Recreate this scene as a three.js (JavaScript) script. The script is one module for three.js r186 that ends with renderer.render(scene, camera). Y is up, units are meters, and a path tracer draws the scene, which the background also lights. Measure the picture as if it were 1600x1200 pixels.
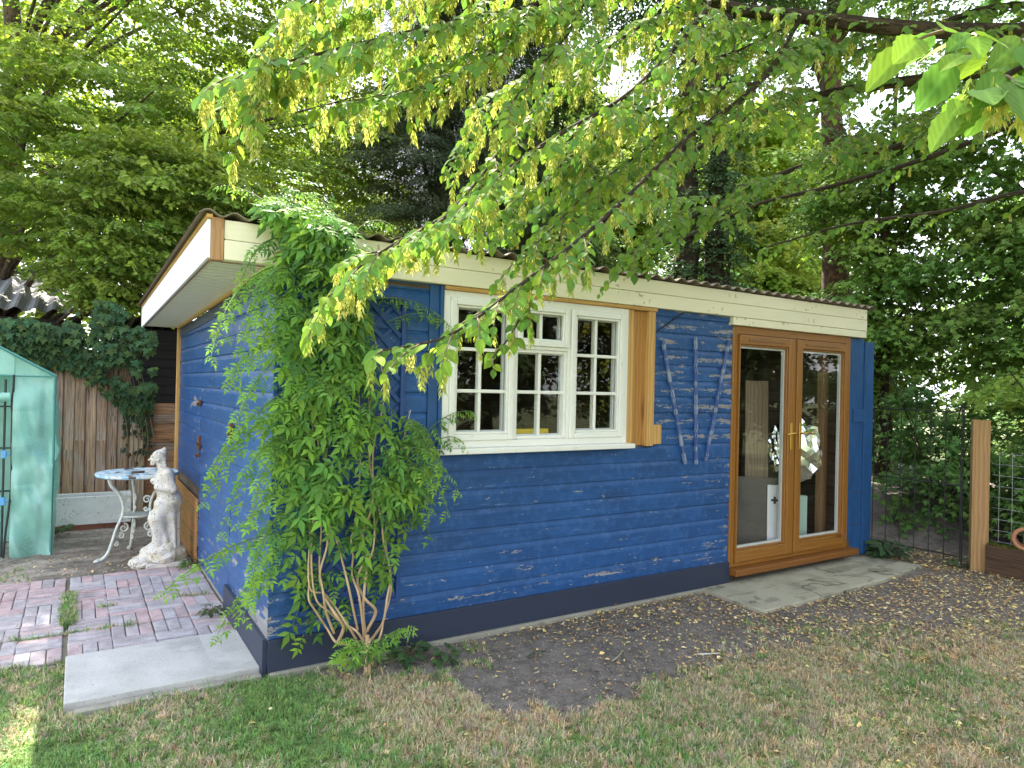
import * as THREE from 'three';
import { mergeGeometries, mergeVertices, toCreasedNormals } from 'three/addons/utils/BufferGeometryUtils.js';
import { RoundedBoxGeometry } from 'three/addons/geometries/RoundedBoxGeometry.js';
import { MarchingCubes } from 'three/addons/objects/MarchingCubes.js';

// ---------------------------------------------------------------- camera, sky, sun, exposure
const scene = new THREE.Scene();
const camera = new THREE.PerspectiveCamera(58.45, 1024 / 768, 0.05, 400);
camera.position.set(-0.8684, 1.55, 3.7201);
camera.rotation.set(0.005, -0.5636, 0.0232, 'YXZ');
scene.add(camera);
camera.updateMatrixWorld(true);

const SUN = new THREE.Vector3(0.20, 0.77, -0.56).normalize();
const skyW = 512, skyH = 256, skyData = new Float32Array(skyW * skyH * 4);
for (let j = 0; j < skyH; j++) for (let i = 0; i < skyW; i++) {
  const el = ((j + 0.5) / skyH - 0.5) * Math.PI, az = ((i + 0.5) / skyW - 0.5) * 2 * Math.PI;
  const d = new THREE.Vector3(Math.cos(el) * Math.cos(az), Math.sin(el), Math.cos(el) * Math.sin(az));
  const h = Math.pow(1 - Math.max(0, d.y), 3), s = Math.max(0, d.dot(SUN)), glow = Math.pow(s, 6) * 0.35 + Math.pow(s, 40) * 0.6;
  const k = 4 * (j * skyW + i);
  skyData[k] = 0.36 + 0.28 * h + glow; skyData[k + 1] = 0.41 + 0.25 * h + glow * 0.96; skyData[k + 2] = 0.50 + 0.18 * h + glow * 0.88; skyData[k + 3] = 1;
}
const sky = new THREE.DataTexture(skyData, skyW, skyH, THREE.RGBAFormat, THREE.FloatType);
sky.mapping = THREE.EquirectangularReflectionMapping; sky.magFilter = sky.minFilter = THREE.LinearFilter; sky.needsUpdate = true;
scene.background = sky; scene.environment = sky;

const sun = new THREE.DirectionalLight(new THREE.Color(1, 0.93, 0.78), 5);
sun.position.copy(SUN).multiplyScalar(40); sun.castShadow = true;
sun.shadow.camera.left = sun.shadow.camera.bottom = -22; sun.shadow.camera.right = sun.shadow.camera.top = 22; sun.shadow.camera.far = 90;
sun.shadow.mapSize.set(4096, 4096);
scene.add(sun, sun.target);

const renderer = new THREE.WebGLRenderer({ antialias: true });
renderer.toneMapping = THREE.LinearToneMapping;
renderer.toneMappingExposure = 6.1;
renderer.shadowMap.enabled = true;

// ---------------------------------------------------------------- helpers
const V = (x, y, z) => new THREE.Vector3(x, y, z);
function rngOf(seed) { let a = seed >>> 0; return () => { a = (a + 0x6D2B79F5) | 0; let t = Math.imul(a ^ (a >>> 15), 1 | a); t = (t + Math.imul(t ^ (t >>> 7), 61 | t)) ^ t; return ((t ^ (t >>> 14)) >>> 0) / 4294967296; }; }
const clamp = (x, a = 0, b = 1) => Math.min(b, Math.max(a, x)), mix = (a, b, t) => a + (b - a) * t;
const sstep = (a, b, x) => { const t = clamp((x - a) / (b - a)); return t * t * (3 - 2 * t); };
const PERM = new Float32Array(65536); { const r = rngOf(77); for (let i = 0; i < 65536; i++) PERM[i] = r(); }
function vn(x, y, s = 0) {            // value noise 0..1, repeats every 256 cells
  const xi = Math.floor(x), yi = Math.floor(y); let fx = x - xi, fy = y - yi; fx = fx * fx * (3 - 2 * fx); fy = fy * fy * (3 - 2 * fy);
  const a = (xi + s * 37) & 255, b = (a + 1) & 255, c = ((yi + s * 91) & 255) << 8, d = ((yi + 1 + s * 91) & 255) << 8;
  return (PERM[c | a] * (1 - fx) + PERM[c | b] * fx) * (1 - fy) + (PERM[d | a] * (1 - fx) + PERM[d | b] * fx) * fy;
}
function fbm(x, y, o = 4, s = 0) { let v = 0, a = 0.5, t = 0; for (let i = 0; i < o; i++) { v += a * vn(x, y, s + i * 3); t += a; a *= 0.5; x *= 2.03; y *= 2.03; } return v / t; }
const toS = c => Math.round(255 * clamp(c <= 0.0031308 ? 12.92 * c : 1.055 * Math.pow(c, 1 / 2.4) - 0.055));
const px3 = [0, 0, 0];
function colorTex(w, h, fn, rx = 1, ry = 1) {     // fn writes linear rgb to o for (u, v) in 0..1
  const d = new Uint8Array(w * h * 4);
  for (let j = 0; j < h; j++) for (let i = 0; i < w; i++) { fn((i + 0.5) / w, (j + 0.5) / h, px3); const k = 4 * (j * w + i); d[k] = toS(px3[0]); d[k + 1] = toS(px3[1]); d[k + 2] = toS(px3[2]); d[k + 3] = 255; }
  return finish(d, w, h, rx, ry, true);
}
function grayTex(w, h, fn, rx = 1, ry = 1) {
  const d = new Uint8Array(w * h * 4);
  for (let j = 0; j < h; j++) for (let i = 0; i < w; i++) { const k = 4 * (j * w + i); d[k] = d[k + 1] = d[k + 2] = Math.round(255 * clamp(fn((i + 0.5) / w, (j + 0.5) / h))); d[k + 3] = 255; }
  return finish(d, w, h, rx, ry, false);
}
function finish(d, w, h, rx, ry, srgb) {
  const t = new THREE.DataTexture(d, w, h, THREE.RGBAFormat); t.wrapS = t.wrapT = THREE.RepeatWrapping; t.magFilter = THREE.LinearFilter; t.minFilter = THREE.LinearMipmapLinearFilter; t.generateMipmaps = true;
  if (srgb) t.colorSpace = THREE.SRGBColorSpace; t.repeat.set(rx, ry); t.needsUpdate = true; return t;
}
const C = (r, g, b) => new THREE.Color().setRGB(r, g, b);
const std = o => new THREE.MeshStandardMaterial({ roughness: 0.8, ...o });
const phy = o => new THREE.MeshPhysicalMaterial({ roughness: 0.8, ...o });
const taken = {};
function numbered(n) { if (!(n in taken)) { taken[n] = 0; return n; } return n + '_' + String(++taken[n]).padStart(3, '0'); }
function info(o, label, category, group, kind) { o.userData.label = label; o.userData.category = category; if (group) o.userData.group = group; if (kind) o.userData.kind = kind; return o; }
function thing(name, label, category, p = [0, 0, 0], turn = 0, group) {
  const o = new THREE.Group(); o.name = numbered(name); o.position.set(...p); o.rotation.y = turn; scene.add(o); return info(o, label, category, group);
}
function part(parent, name, geo, mat, label) {
  const m = new THREE.Mesh(Array.isArray(geo) ? mergeGeometries(geo.map(g => g.index ? g.toNonIndexed() : g)) : geo, mat);
  m.name = parent === scene ? numbered(name) : name; m.castShadow = m.receiveShadow = true; parent.add(m); if (label) m.userData.label = label; return m;
}
function setting(name, geo, mat, label, category) { const m = part(scene, name, geo, mat); return info(m, label, category, null, 'structure'); }
function boxUV(g, along = 'x', ox = 0, oy = 0) {   // metres; u runs along the grain
  if (g.index) g = g.toNonIndexed();
  const p = g.attributes.position, n = g.attributes.normal, uv = new Float32Array(p.count * 2), ax = 'xyz'.indexOf(along);
  for (let i = 0; i < p.count; i += 3) {
    const nn = [0, 0, 0]; for (let k = 0; k < 3; k++) { nn[0] += Math.abs(n.getX(i + k)); nn[1] += Math.abs(n.getY(i + k)); nn[2] += Math.abs(n.getZ(i + k)); }
    const dom = nn.indexOf(Math.max(...nn)), two = [0, 1, 2].filter(q => q !== dom); if (two[1] === ax) two.reverse();
    for (let k = 0; k < 3; k++) { const q = [p.getX(i + k), p.getY(i + k), p.getZ(i + k)]; uv[2 * (i + k)] = q[two[0]] + ox; uv[2 * (i + k) + 1] = q[two[1]] + oy; }
  }
  g.setAttribute('uv', new THREE.BufferAttribute(uv, 2)); return g;
}
const uvr = rngOf(5);
function box(x0, x1, y0, y1, z0, z1, bevel = 0.003, along) {
  const w = x1 - x0, h = y1 - y0, d = z1 - z0, b = Math.min(bevel, w / 3, h / 3, d / 3);
  const g = b > 0.0004 ? new RoundedBoxGeometry(w, h, d, 1, b) : new THREE.BoxGeometry(w, h, d).toNonIndexed();
  if (g.index) { }
  const a = along || (w >= h && w >= d ? 'x' : h >= d ? 'y' : 'z');
  const q = boxUV(g, a, uvr() * 5, uvr() * 5); q.translate((x0 + x1) / 2, (y0 + y1) / 2, (z0 + z1) / 2); return q;
}
function frameGeo(x0, x1, y0, y1, w, z0, z1, bevel = 0.004) {   // four sides butted end to end
  return [box(x0, x0 + w, y0, y1, z0, z1, bevel), box(x1 - w, x1, y0, y1, z0, z1, bevel), box(x0 + w, x1 - w, y0, y0 + w, z0, z1, bevel), box(x0 + w, x1 - w, y1 - w, y1, z0, z1, bevel)];
}
function tube(pts, r0, r1, sides = 5, smooth = true, n = 0) {
  let P = pts.map(p => p.isVector3 ? p : V(...p));
  if (smooth && P.length > 2) P = new THREE.CatmullRomCurve3(P).getPoints(n || P.length * 4);
  const pos = [], nor = [], uv = [], idx = []; let len = 0, up = V(0, 1, 0.01), side = V(0, 0, 0), t = V(0, 0, 0), b = V(0, 0, 0);
  t.copy(P[1]).sub(P[0]).normalize(); if (Math.abs(t.dot(up)) > 0.95) up.set(1, 0, 0.01);
  side.crossVectors(t, up).normalize();
  for (let i = 0; i < P.length; i++) {
    t.copy(P[Math.min(i + 1, P.length - 1)]).sub(P[Math.max(i - 1, 0)]).normalize();
    side.addScaledVector(t, -side.dot(t)).normalize(); b.crossVectors(t, side);
    if (i) len += P[i].distanceTo(P[i - 1]);
    const r = typeof r0 === 'function' ? r0(i / (P.length - 1)) : mix(r0, r1, i / (P.length - 1));
    for (let k = 0; k <= sides; k++) {
      const a = k / sides * Math.PI * 2, c = Math.cos(a), s = Math.sin(a), nx = side.x * c + b.x * s, ny = side.y * c + b.y * s, nz = side.z * c + b.z * s;
      pos.push(P[i].x + nx * r, P[i].y + ny * r, P[i].z + nz * r); nor.push(nx, ny, nz); uv.push(len, k / sides * 0.5);
    }
  }
  for (let i = 0; i < P.length - 1; i++) for (let k = 0; k < sides; k++) { const a = i * (sides + 1) + k, c = a + sides + 1; idx.push(a, a + 1, c, c, a + 1, c + 1); }
  const g = new THREE.BufferGeometry(); g.setAttribute('position', new THREE.Float32BufferAttribute(pos, 3)); g.setAttribute('normal', new THREE.Float32BufferAttribute(nor, 3)); g.setAttribute('uv', new THREE.Float32BufferAttribute(uv, 2)); g.setIndex(idx); return g.toNonIndexed();
}
function rawGeo(tris, colors) {          // list of [x,y,z] triples, flat shaded
  const g = new THREE.BufferGeometry(); g.setAttribute('position', new THREE.Float32BufferAttribute(tris.flat(), 3)); g.computeVertexNormals();
  g.setAttribute('uv', new THREE.Float32BufferAttribute(tris.flatMap(p => [p[0], p[1]]), 2));
  if (colors) g.setAttribute('color', new THREE.Float32BufferAttribute(colors.flat(), 3)); return g;
}
const lift = g => (g.computeVertexNormals(), g);

// ---------------------------------------------------------------- shared textures and materials
const woodCol = colorTex(512, 512, (u, v, o) => {
  const w = fbm(u * 4, v * 6, 3, 2), g = vn(u * 8, v * 128 + w * 5, 4) * 0.6 + vn(u * 16, v * 256, 6) * 0.4, ring = Math.pow(Math.abs(Math.sin((v * 14 + w * 1.6) * Math.PI)), 3);
  let k = 0.80 + 0.24 * (g - 0.5) + 0.10 * (w - 0.5) - 0.14 * ring; const kx = u * 4 - 2.3, ky = (v - 0.37) * 16; const kn = Math.exp(-(kx * kx * 18 + ky * ky * 2.2)); k *= 1 - 0.55 * kn;
  o[0] = k; o[1] = k * (0.97 - 0.1 * ring - 0.2 * kn); o[2] = k * (0.92 - 0.2 * ring - 0.3 * kn);
}, 0.7, 2.2);
const woodBump = grayTex(512, 512, (u, v) => 0.5 + 0.5 * (vn(u * 6, v * 160, 4) - 0.5) + 0.3 * (vn(u * 14, v * 256, 8) - 0.5), 0.7, 2.2);
const oldWoodCol = colorTex(512, 512, (u, v, o) => {
  const w = fbm(u * 3, v * 5, 4, 12), g = vn(u * 7, v * 120 + w * 6, 14), f = vn(u * 20, v * 256, 3), crack = sstep(0.80, 0.9, vn(u * 5, v * 90 + w * 3, 9));
  let k = 0.62 + 0.55 * (g - 0.5) + 0.25 * (f - 0.5) + 0.5 * (w - 0.5) - 0.35 * crack; k = clamp(k, 0.08, 1); const grey = sstep(0.35, 0.7, fbm(u * 5, v * 3, 3, 21));
  o[0] = k; o[1] = k * mix(0.80, 0.93, grey); o[2] = k * mix(0.62, 0.88, grey);
}, 0.8, 2);
const barkTexC = colorTex(512, 512, (u, v, o) => {
  const a = fbm(u * 10, v * 40, 4, 31), c = sstep(0.45, 0.62, vn(u * 18, v * 64 + a * 8, 17)), k = clamp(0.35 + 0.9 * a * c, 0.1, 1); o[0] = k; o[1] = k * 0.86; o[2] = k * 0.70;
}, 1, 1);
const grain = grayTex(512, 512, (u, v) => 0.45 * fbm(u * 32, v * 32, 3, 2) + 0.55 * vn(u * 256, v * 256, 5), 3, 3);
const concreteCol = colorTex(512, 512, (u, v, o) => {
  const a = fbm(u * 8, v * 8, 5, 41), s = vn(u * 256, v * 256, 7), pit = sstep(0.86, 0.95, vn(u * 128, v * 128, 19)), st = sstep(0.55, 0.75, fbm(u * 4, v * 6, 4, 44)); const k = 0.82 + 0.34 * (a - 0.5) + 0.16 * (s - 0.5) - 0.22 * pit - 0.12 * st;
  o[0] = k; o[1] = k * 0.99; o[2] = k * 0.96;
}, 1, 1);
const M = {
  pine: std({ color: C(0.72, 0.44, 0.15), map: woodCol, bumpMap: woodBump, bumpScale: 0.0015, roughness: 0.7 }),
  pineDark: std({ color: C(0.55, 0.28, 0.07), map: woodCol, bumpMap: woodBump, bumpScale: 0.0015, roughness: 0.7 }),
  post: std({ color: C(0.50, 0.31, 0.14), map: woodCol, bumpMap: woodBump, bumpScale: 0.002 }),
  rawEnd: std({ color: C(0.52, 0.30, 0.15), map: woodCol }),
  oak: phy({ color: C(0.36, 0.155, 0.022), map: woodCol, roughness: 0.42, clearcoat: 0.25, clearcoatRoughness: 0.35 }),
  oakSill: phy({ color: C(0.27, 0.105, 0.018), map: woodCol, roughness: 0.5 }),
  upvc: phy({ color: C(0.80, 0.79, 0.74), roughness: 0.38, map: null }),
  cream: std({ color: C(0.80, 0.75, 0.58), roughness: 0.6 }),
  whiteBoard: std({ color: C(0.80, 0.80, 0.79), roughness: 0.55 }),
  fence: std({ color: C(0.52, 0.42, 0.34), map: oldWoodCol, bumpMap: woodBump, bumpScale: 0.003, roughness: 0.9 }),
  fence2: std({ color: C(0.42, 0.33, 0.27), map: oldWoodCol, bumpMap: woodBump, bumpScale: 0.003, roughness: 0.9 }),
  lap: std({ color: C(0.50, 0.31, 0.18), map: oldWoodCol, bumpMap: woodBump, bumpScale: 0.002, roughness: 0.9 }),
  blackBoard: std({ color: C(0.022, 0.020, 0.022), map: oldWoodCol, roughness: 0.8 }),
  greyPost: std({ color: C(0.58, 0.53, 0.45), map: oldWoodCol, bumpMap: woodBump, bumpScale: 0.002 }),
  sleeper: std({ color: C(0.13, 0.085, 0.055), map: oldWoodCol, bumpMap: woodBump, bumpScale: 0.004 }),
  concrete: std({ color: C(0.52, 0.51, 0.50), map: concreteCol, bumpMap: grain, bumpScale: 0.002, roughness: 0.9 }),
  concreteOld: std({ color: C(0.36, 0.34, 0.29), map: concreteCol, bumpMap: grain, bumpScale: 0.003, roughness: 0.92 }),
  navy: std({ color: C(0.021, 0.030, 0.058), roughness: 0.5, bumpMap: grain, bumpScale: 0.0006 }),
  brass: std({ color: C(0.75, 0.47, 0.12), metalness: 1, roughness: 0.28 }),
  iron: std({ color: C(0.018, 0.018, 0.018), roughness: 0.6 }),
  rust: std({ color: C(0.12, 0.05, 0.025), roughness: 0.9 }),
  wire: std({ color: C(0.42, 0.43, 0.43), metalness: 0.7, roughness: 0.45 }),
  glass: phy({ color: C(0.96, 0.98, 0.97), roughness: 0.0, transmission: 1, thickness: 0, ior: 1.5 }),
  spacer: std({ color: C(0.62, 0.63, 0.62), roughness: 0.4 }),
  rubber: std({ color: C(0.02, 0.02, 0.02), roughness: 0.7 }),
  bark: std({ color: C(0.15, 0.115, 0.08), map: barkTexC, bumpMap: grain, bumpScale: 0.01, roughness: 0.95 }),
  barkDark: std({ color: C(0.07, 0.052, 0.038), map: barkTexC, roughness: 0.95 }),
  barkRed: std({ color: C(0.13, 0.075, 0.045), map: barkTexC, roughness: 0.95 }),
  twig: std({ color: C(0.16, 0.11, 0.065), roughness: 0.9 }),
  inside: std({ color: C(0.20, 0.175, 0.14), map: oldWoodCol, roughness: 0.9 }),
};
const leafMat = (gloss = 0.25, tr = 0.42) => phy({ color: C(1, 1, 1), vertexColors: true, roughness: 1, transmission: tr, thickness: 0, clearcoat: gloss, clearcoatRoughness: 0.38, specularIntensity: 0.35, side: THREE.DoubleSide });

// ---------------------------------------------------------------- leaves
function leafTris(out, cols, m, kind, col) {   // adds one leaf, transformed by m, with flat colour col
  const p = (x, y, z) => { const v = V(x, y, z).applyMatrix4(m); return [v.x, v.y, v.z]; };
  const tri = (a, b, c) => { out.push(a, b, c); cols.push(col, col, col); };
  if (kind === 'small') {
    const B = p(0, 0, 0), T = p(0, 1, -0.10), c = p(0, 0.5, -0.02), L = p(-0.37, 0.44, 0.06), R = p(0.37, 0.44, 0.06); tri(B, c, L); tri(c, T, L); tri(B, R, c); tri(c, R, T);
  } else if (kind === 'ovate') {
    const w = [0.22, 0.335, 0.30, 0.17], y = [0.14, 0.38, 0.62, 0.83], zc = [0.01, 0.02, -0.01, -0.06], mid = [p(0, 0, 0), ...y.map((t, i) => p(0, t, zc[i])), p(0, 1.02, -0.13)];
    for (const s of [-1, 1]) {
      const e = y.map((t, i) => p(s * w[i], t, zc[i] + 0.05 + (i % 2) * 0.025)); const T = (a, b, c) => s < 0 ? tri(a, b, c) : tri(a, c, b);
      T(mid[0], mid[1], e[0]); for (let i = 0; i < 3; i++) { T(mid[i + 1], mid[i + 2], e[i]); T(mid[i + 2], e[i + 1], e[i]); } T(mid[4], mid[5], e[3]);
    }
  } else if (kind === 'lance') {
    const B = p(0, 0, 0), T = p(0, 1, -0.16), c = p(0, 0.42, -0.01), L = p(-0.185, 0.36, 0.03), R = p(0.185, 0.36, 0.03); tri(B, c, L); tri(c, T, L); tri(B, R, c); tri(c, R, T);
  } else if (kind === 'ivy') {
    const c = p(0, 0.36, 0), r = [[0, 0.08, 0], [-0.40, -0.02, -0.05], [-0.30, 0.22, 0], [-0.56, 0.46, -0.1], [-0.24, 0.56, 0.02], [0, 1.0, -0.12], [0.24, 0.56, 0.02], [0.56, 0.46, -0.1], [0.30, 0.22, 0], [0.40, -0.02, -0.05]].map(q => p(...q));
    for (let i = 0; i < 10; i++) tri(c, r[(i + 1) % 10], r[i]);
  } else if (kind === 'palm') {
    const c = p(0, 0.25, 0.02), r = [[0, 0.02, 0], [-0.42, 0.06, -0.08], [-0.26, 0.26, 0], [-0.60, 0.52, -0.12], [-0.24, 0.52, 0.03], [0, 0.86, -0.14], [0.24, 0.52, 0.03], [0.60, 0.52, -0.12], [0.26, 0.26, 0], [0.42, 0.06, -0.08]].map(q => p(...q));
    for (let i = 0; i < 10; i++) tri(c, r[(i + 1) % 10], r[i]);
  } else if (kind === 'strip') {
    const a = p(-0.05, 0, 0), b = p(0.05, 0, 0), c = p(0, 1, -0.05); tri(a, b, c);
  }
}
const basis = new THREE.Matrix4(), tv1 = V(0, 0, 0), tv2 = V(0, 0, 0), tv3 = V(0, 0, 0);
function place(p, dir, nrm, s, sx = s) {     // matrix: +Y along dir, +Z near nrm
  tv1.copy(dir).normalize(); tv2.copy(nrm).addScaledVector(tv1, -tv1.dot(nrm)); if (tv2.lengthSq() < 1e-6) tv2.set(0.3, 0.1, 1).addScaledVector(tv1, -tv1.dot(tv2)); tv2.normalize(); tv3.crossVectors(tv1, tv2);
  return new THREE.Matrix4().makeBasis(tv3.clone().multiplyScalar(sx), tv1.clone().multiplyScalar(s), tv2.clone().multiplyScalar(s)).setPosition(p);
}
function leafGeo(kind) { const t = [], c = []; leafTris(t, c, new THREE.Matrix4(), kind, [1, 1, 1]); return rawGeo(t, c); }
function sprayGeo(seed, n, kind, size, len, spread = 1.0, flat = 0.25, twig = true) {   // a leafy twig along +Y lying about in the XY plane, +Z up
  const r = rngOf(seed), t = [], c = [], bend = (r() - 0.5) * 0.3;
  const at = u => V(bend * u * u * len, u * len, -0.18 * u * u * len);
  for (let i = 0; i < n; i++) {
    const u = clamp((i + 0.2 + 0.9 * r()) / n), s = r() < 0.5 ? 1 : -1, p = at(u).add(V((r() - 0.5) * size * 1.3, (r() - 0.5) * size, (r() - 0.5) * size * 0.8)), a = s * (spread * (0.3 + 1.0 * r()) * (i === n - 1 ? 0.15 : 1));
    const d = V(Math.sin(a), Math.cos(a), -0.15 - 0.35 * r()), nn = V((r() - 0.5) * flat * 2, (r() - 0.5) * flat * 2, 1);
    const k = 0.82 + 0.36 * r(); leafTris(t, c, place(p, d, nn, size * (0.75 + 0.5 * r()) * (1 - 0.25 * u)), kind, [k, k, k * (0.85 + 0.3 * r())]);
  }
  if (twig) { const w = 0.0035, b = [0.9, 0.6, 0.4]; for (let k = 0; k < 3; k++) { const a = at(k / 3), e = at((k + 1) / 3); t.push([a.x - w, a.y, a.z], [a.x + w, a.y, a.z], [e.x, e.y, e.z]); c.push(b, b, b); } }
  return rawGeo(t, c);
}
function compoundGeo(seed, pairs = 3) {   // pinnate leaf along +Y, length about 1
  const r = rngOf(seed), t = [], c = [];
  for (let i = 0; i < pairs; i++) for (const s of [-1, 1]) {
    const y = 0.20 + 0.44 * i / Math.max(1, pairs - 1), a = s * (0.95 + 0.3 * r()); const k = 0.85 + 0.3 * r();
    leafTris(t, c, place(V(0, y, -0.1 * y * y), V(Math.sin(a), Math.cos(a), -0.12 - 0.25 * r()), V((r() - 0.5) * 0.5, 0, 1), 0.35 * (0.85 + 0.3 * r())), 'lance', [k, k, k]);
  }
  leafTris(t, c, place(V(0, 0.66, -0.06), V(0, 1, -0.3), V(0, 0, 1), 0.50), 'lance', [1, 1, 1]);
  t.push([-0.012, 0, 0], [0.012, 0, 0], [0, 0.7, -0.06]); c.push([1, 1, 0.7], [1, 1, 0.7], [1, 1, 0.7]); return rawGeo(t, c);
}
function catkinGeo(seed) {     // hanging cluster of three-lobed bracts along -Y, length about 1
  const r = rngOf(seed), t = [], c = [], n = 15;
  for (let i = 0; i < n; i++) {
    const u = i / (n - 1), a = i * 2.4 + r(), y = -0.08 - 0.72 * u, o = V(Math.cos(a), 0, Math.sin(a)), rad = 0.035, wid = 0.26 * (1 - 0.35 * u);
    for (const f of [-0.6, 0, 0.6]) {
      const d = V(Math.cos(a + f), -1.1 - 0.5 * r(), Math.sin(a + f)).normalize(), L = (f === 0 ? 0.32 : 0.2) * (0.85 + 0.3 * r()), k = 0.85 + 0.3 * r();
      leafTris(t, c, place(V(o.x * rad, y, o.z * rad), d, o, L, L * 0.75), 'lance', [k, k * (0.96 + 0.08 * r()), k]);
    }
  }
  t.push([-0.012, 0, 0], [0.012, 0, 0], [0, -0.8, 0]); c.push([0.8, 0.8, 0.5], [0.8, 0.8, 0.5], [0.8, 0.8, 0.5]); return rawGeo(t, c);
}
function fineLeaf() {        // serrated, veined leaf for the nearest branches
  const n = 12, m = 4, pos = [], idx = [], row = n + 1; const half = t => 0.34 * Math.pow(Math.sin(Math.PI * Math.pow(t, 0.78)), 0.8);
  for (let k = -m; k <= m; k++) for (let i = 0; i <= n; i++) { const t = i / n, f = k / m, w = half(t) * (Math.abs(k) === m ? 1 + (i % 2 ? 0.09 : -0.03) : 1); pos.push(f * w, t * 1.03 - 0.10 * Math.abs(f) * w, 0.16 * Math.abs(f) * w + 0.012 * Math.sin((t * 9 - Math.abs(f) * 1.6) * 6.2832) * Math.abs(f) * (1 - t) - 0.14 * t * t); }
  for (let k = 0; k < 2 * m; k++) for (let i = 0; i < n; i++) { const a = k * row + i, b = a + row; idx.push(a, b, a + 1, a + 1, b, b + 1); }
  const g = new THREE.BufferGeometry(); g.setAttribute('position', new THREE.Float32BufferAttribute(pos, 3)); g.setIndex(idx); g.computeVertexNormals(); g.setAttribute('uv', new THREE.Float32BufferAttribute(pos.flatMap((v, i) => i % 3 < 2 ? [v] : []), 2)); const col = []; for (let k = -m; k <= m; k++) for (let i = 0; i <= n; i++) { const q = k === 0 ? 1.3 : 0.86 + 0.22 * (i % 2 === Math.abs(k) % 2); col.push(q, q, q * (k === 0 ? 1.2 : 1)); } g.setAttribute('color', new THREE.Float32BufferAttribute(col, 3)); return g;
}
const smoothLeaf = g => { g.deleteAttribute('normal'); g.deleteAttribute('uv'); g = mergeVertices(g); g.computeVertexNormals(); g.setAttribute('uv', new THREE.Float32BufferAttribute(new Float32Array(g.attributes.position.count * 2), 2)); return g; };
const frustum = new THREE.Frustum().setFromProjectionMatrix(new THREE.Matrix4().multiplyMatrices(camera.projectionMatrix, camera.matrixWorldInverse.copy(camera.matrixWorld).invert()));
const inv = new THREE.Matrix4(), tmpV = V(0, 0, 0);
// list: [{ m: Matrix4 (world), c: Color }]; the nParts that show largest become parts, the rest one part of kind stuff
function foliage(parent, name, geos, mat, list, nParts = 0, restName = name + '_mass', partGeos = geos) {
  parent.updateMatrixWorld(true); inv.copy(parent.matrixWorld).invert();
  if (nParts) {
    const tone = new Map();
    for (const e of list) { tmpV.setFromMatrixPosition(e.m); const s = V(0, 0, 0).setFromMatrixScale(e.m).y; e.s = frustum.containsPoint(tmpV) ? s / tmpV.distanceTo(camera.position) : 0; }
    list.sort((a, b) => b.s - a.s);
    const q = list.splice(0, Math.min(nParts, list.filter(e => e.s > 0).length)); let i = 0;
    for (const e of q) {
      const key = Math.round(e.c.r * 40) + ',' + Math.round(e.c.g * 40) + ',' + Math.round(e.c.b * 40);
      if (!tone.has(key)) { const mm = mat.clone(); mm.color.copy(e.c); tone.set(key, mm); }
      const o = part(parent, name, partGeos[i++ % partGeos.length], tone.get(key)); o.matrix.multiplyMatrices(inv, e.m); o.matrix.decompose(o.position, o.quaternion, o.scale);
    }
  }
  if (!list.length) return;
  geos.forEach((g, gi) => {
    const sub = list.filter((e, i) => i % geos.length === gi); if (!sub.length) return;
    const im = new THREE.InstancedMesh(g, mat, sub.length); im.name = restName; im.castShadow = im.receiveShadow = true; im.userData.kind = 'stuff';
    sub.forEach((e, i) => { im.setMatrixAt(i, new THREE.Matrix4().multiplyMatrices(inv, e.m)); im.setColorAt(i, e.c); }); parent.add(im);
  });
}
function tint(r, base, dv = 0.25, dh = 0.15) { const k = 1 + (r() - 0.5) * 2 * dv, h = (r() - 0.5) * 2 * dh; return C(base[0] * k * (1 + h), base[1] * k, base[2] * k * (1 - h)); }
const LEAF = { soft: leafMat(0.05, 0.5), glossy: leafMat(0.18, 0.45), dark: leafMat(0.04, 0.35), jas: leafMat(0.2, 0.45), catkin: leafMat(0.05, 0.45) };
const SPRAY = {
  horn: [1, 2, 3, 4].map(s => sprayGeo(s, 20, 'small', 0.072, 0.36, 1.4, 0.85)),
  acer: [11, 12, 13].map(s => sprayGeo(s, 11, 'palm', 0.105, 0.36, 1.6, 1.0)),
  holly: [21, 22, 23].map(s => sprayGeo(s, 16, 'small', 0.075, 0.30, 1.2, 0.8)),
  fir: [31, 32].map(s => sprayGeo(s, 46, 'strip', 0.11, 0.5, 0.75, 0.6)),
  far: [41, 42, 43].map(s => sprayGeo(s, 18, 'small', 0.13, 0.55, 1.1, 0.5)),
};
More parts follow.
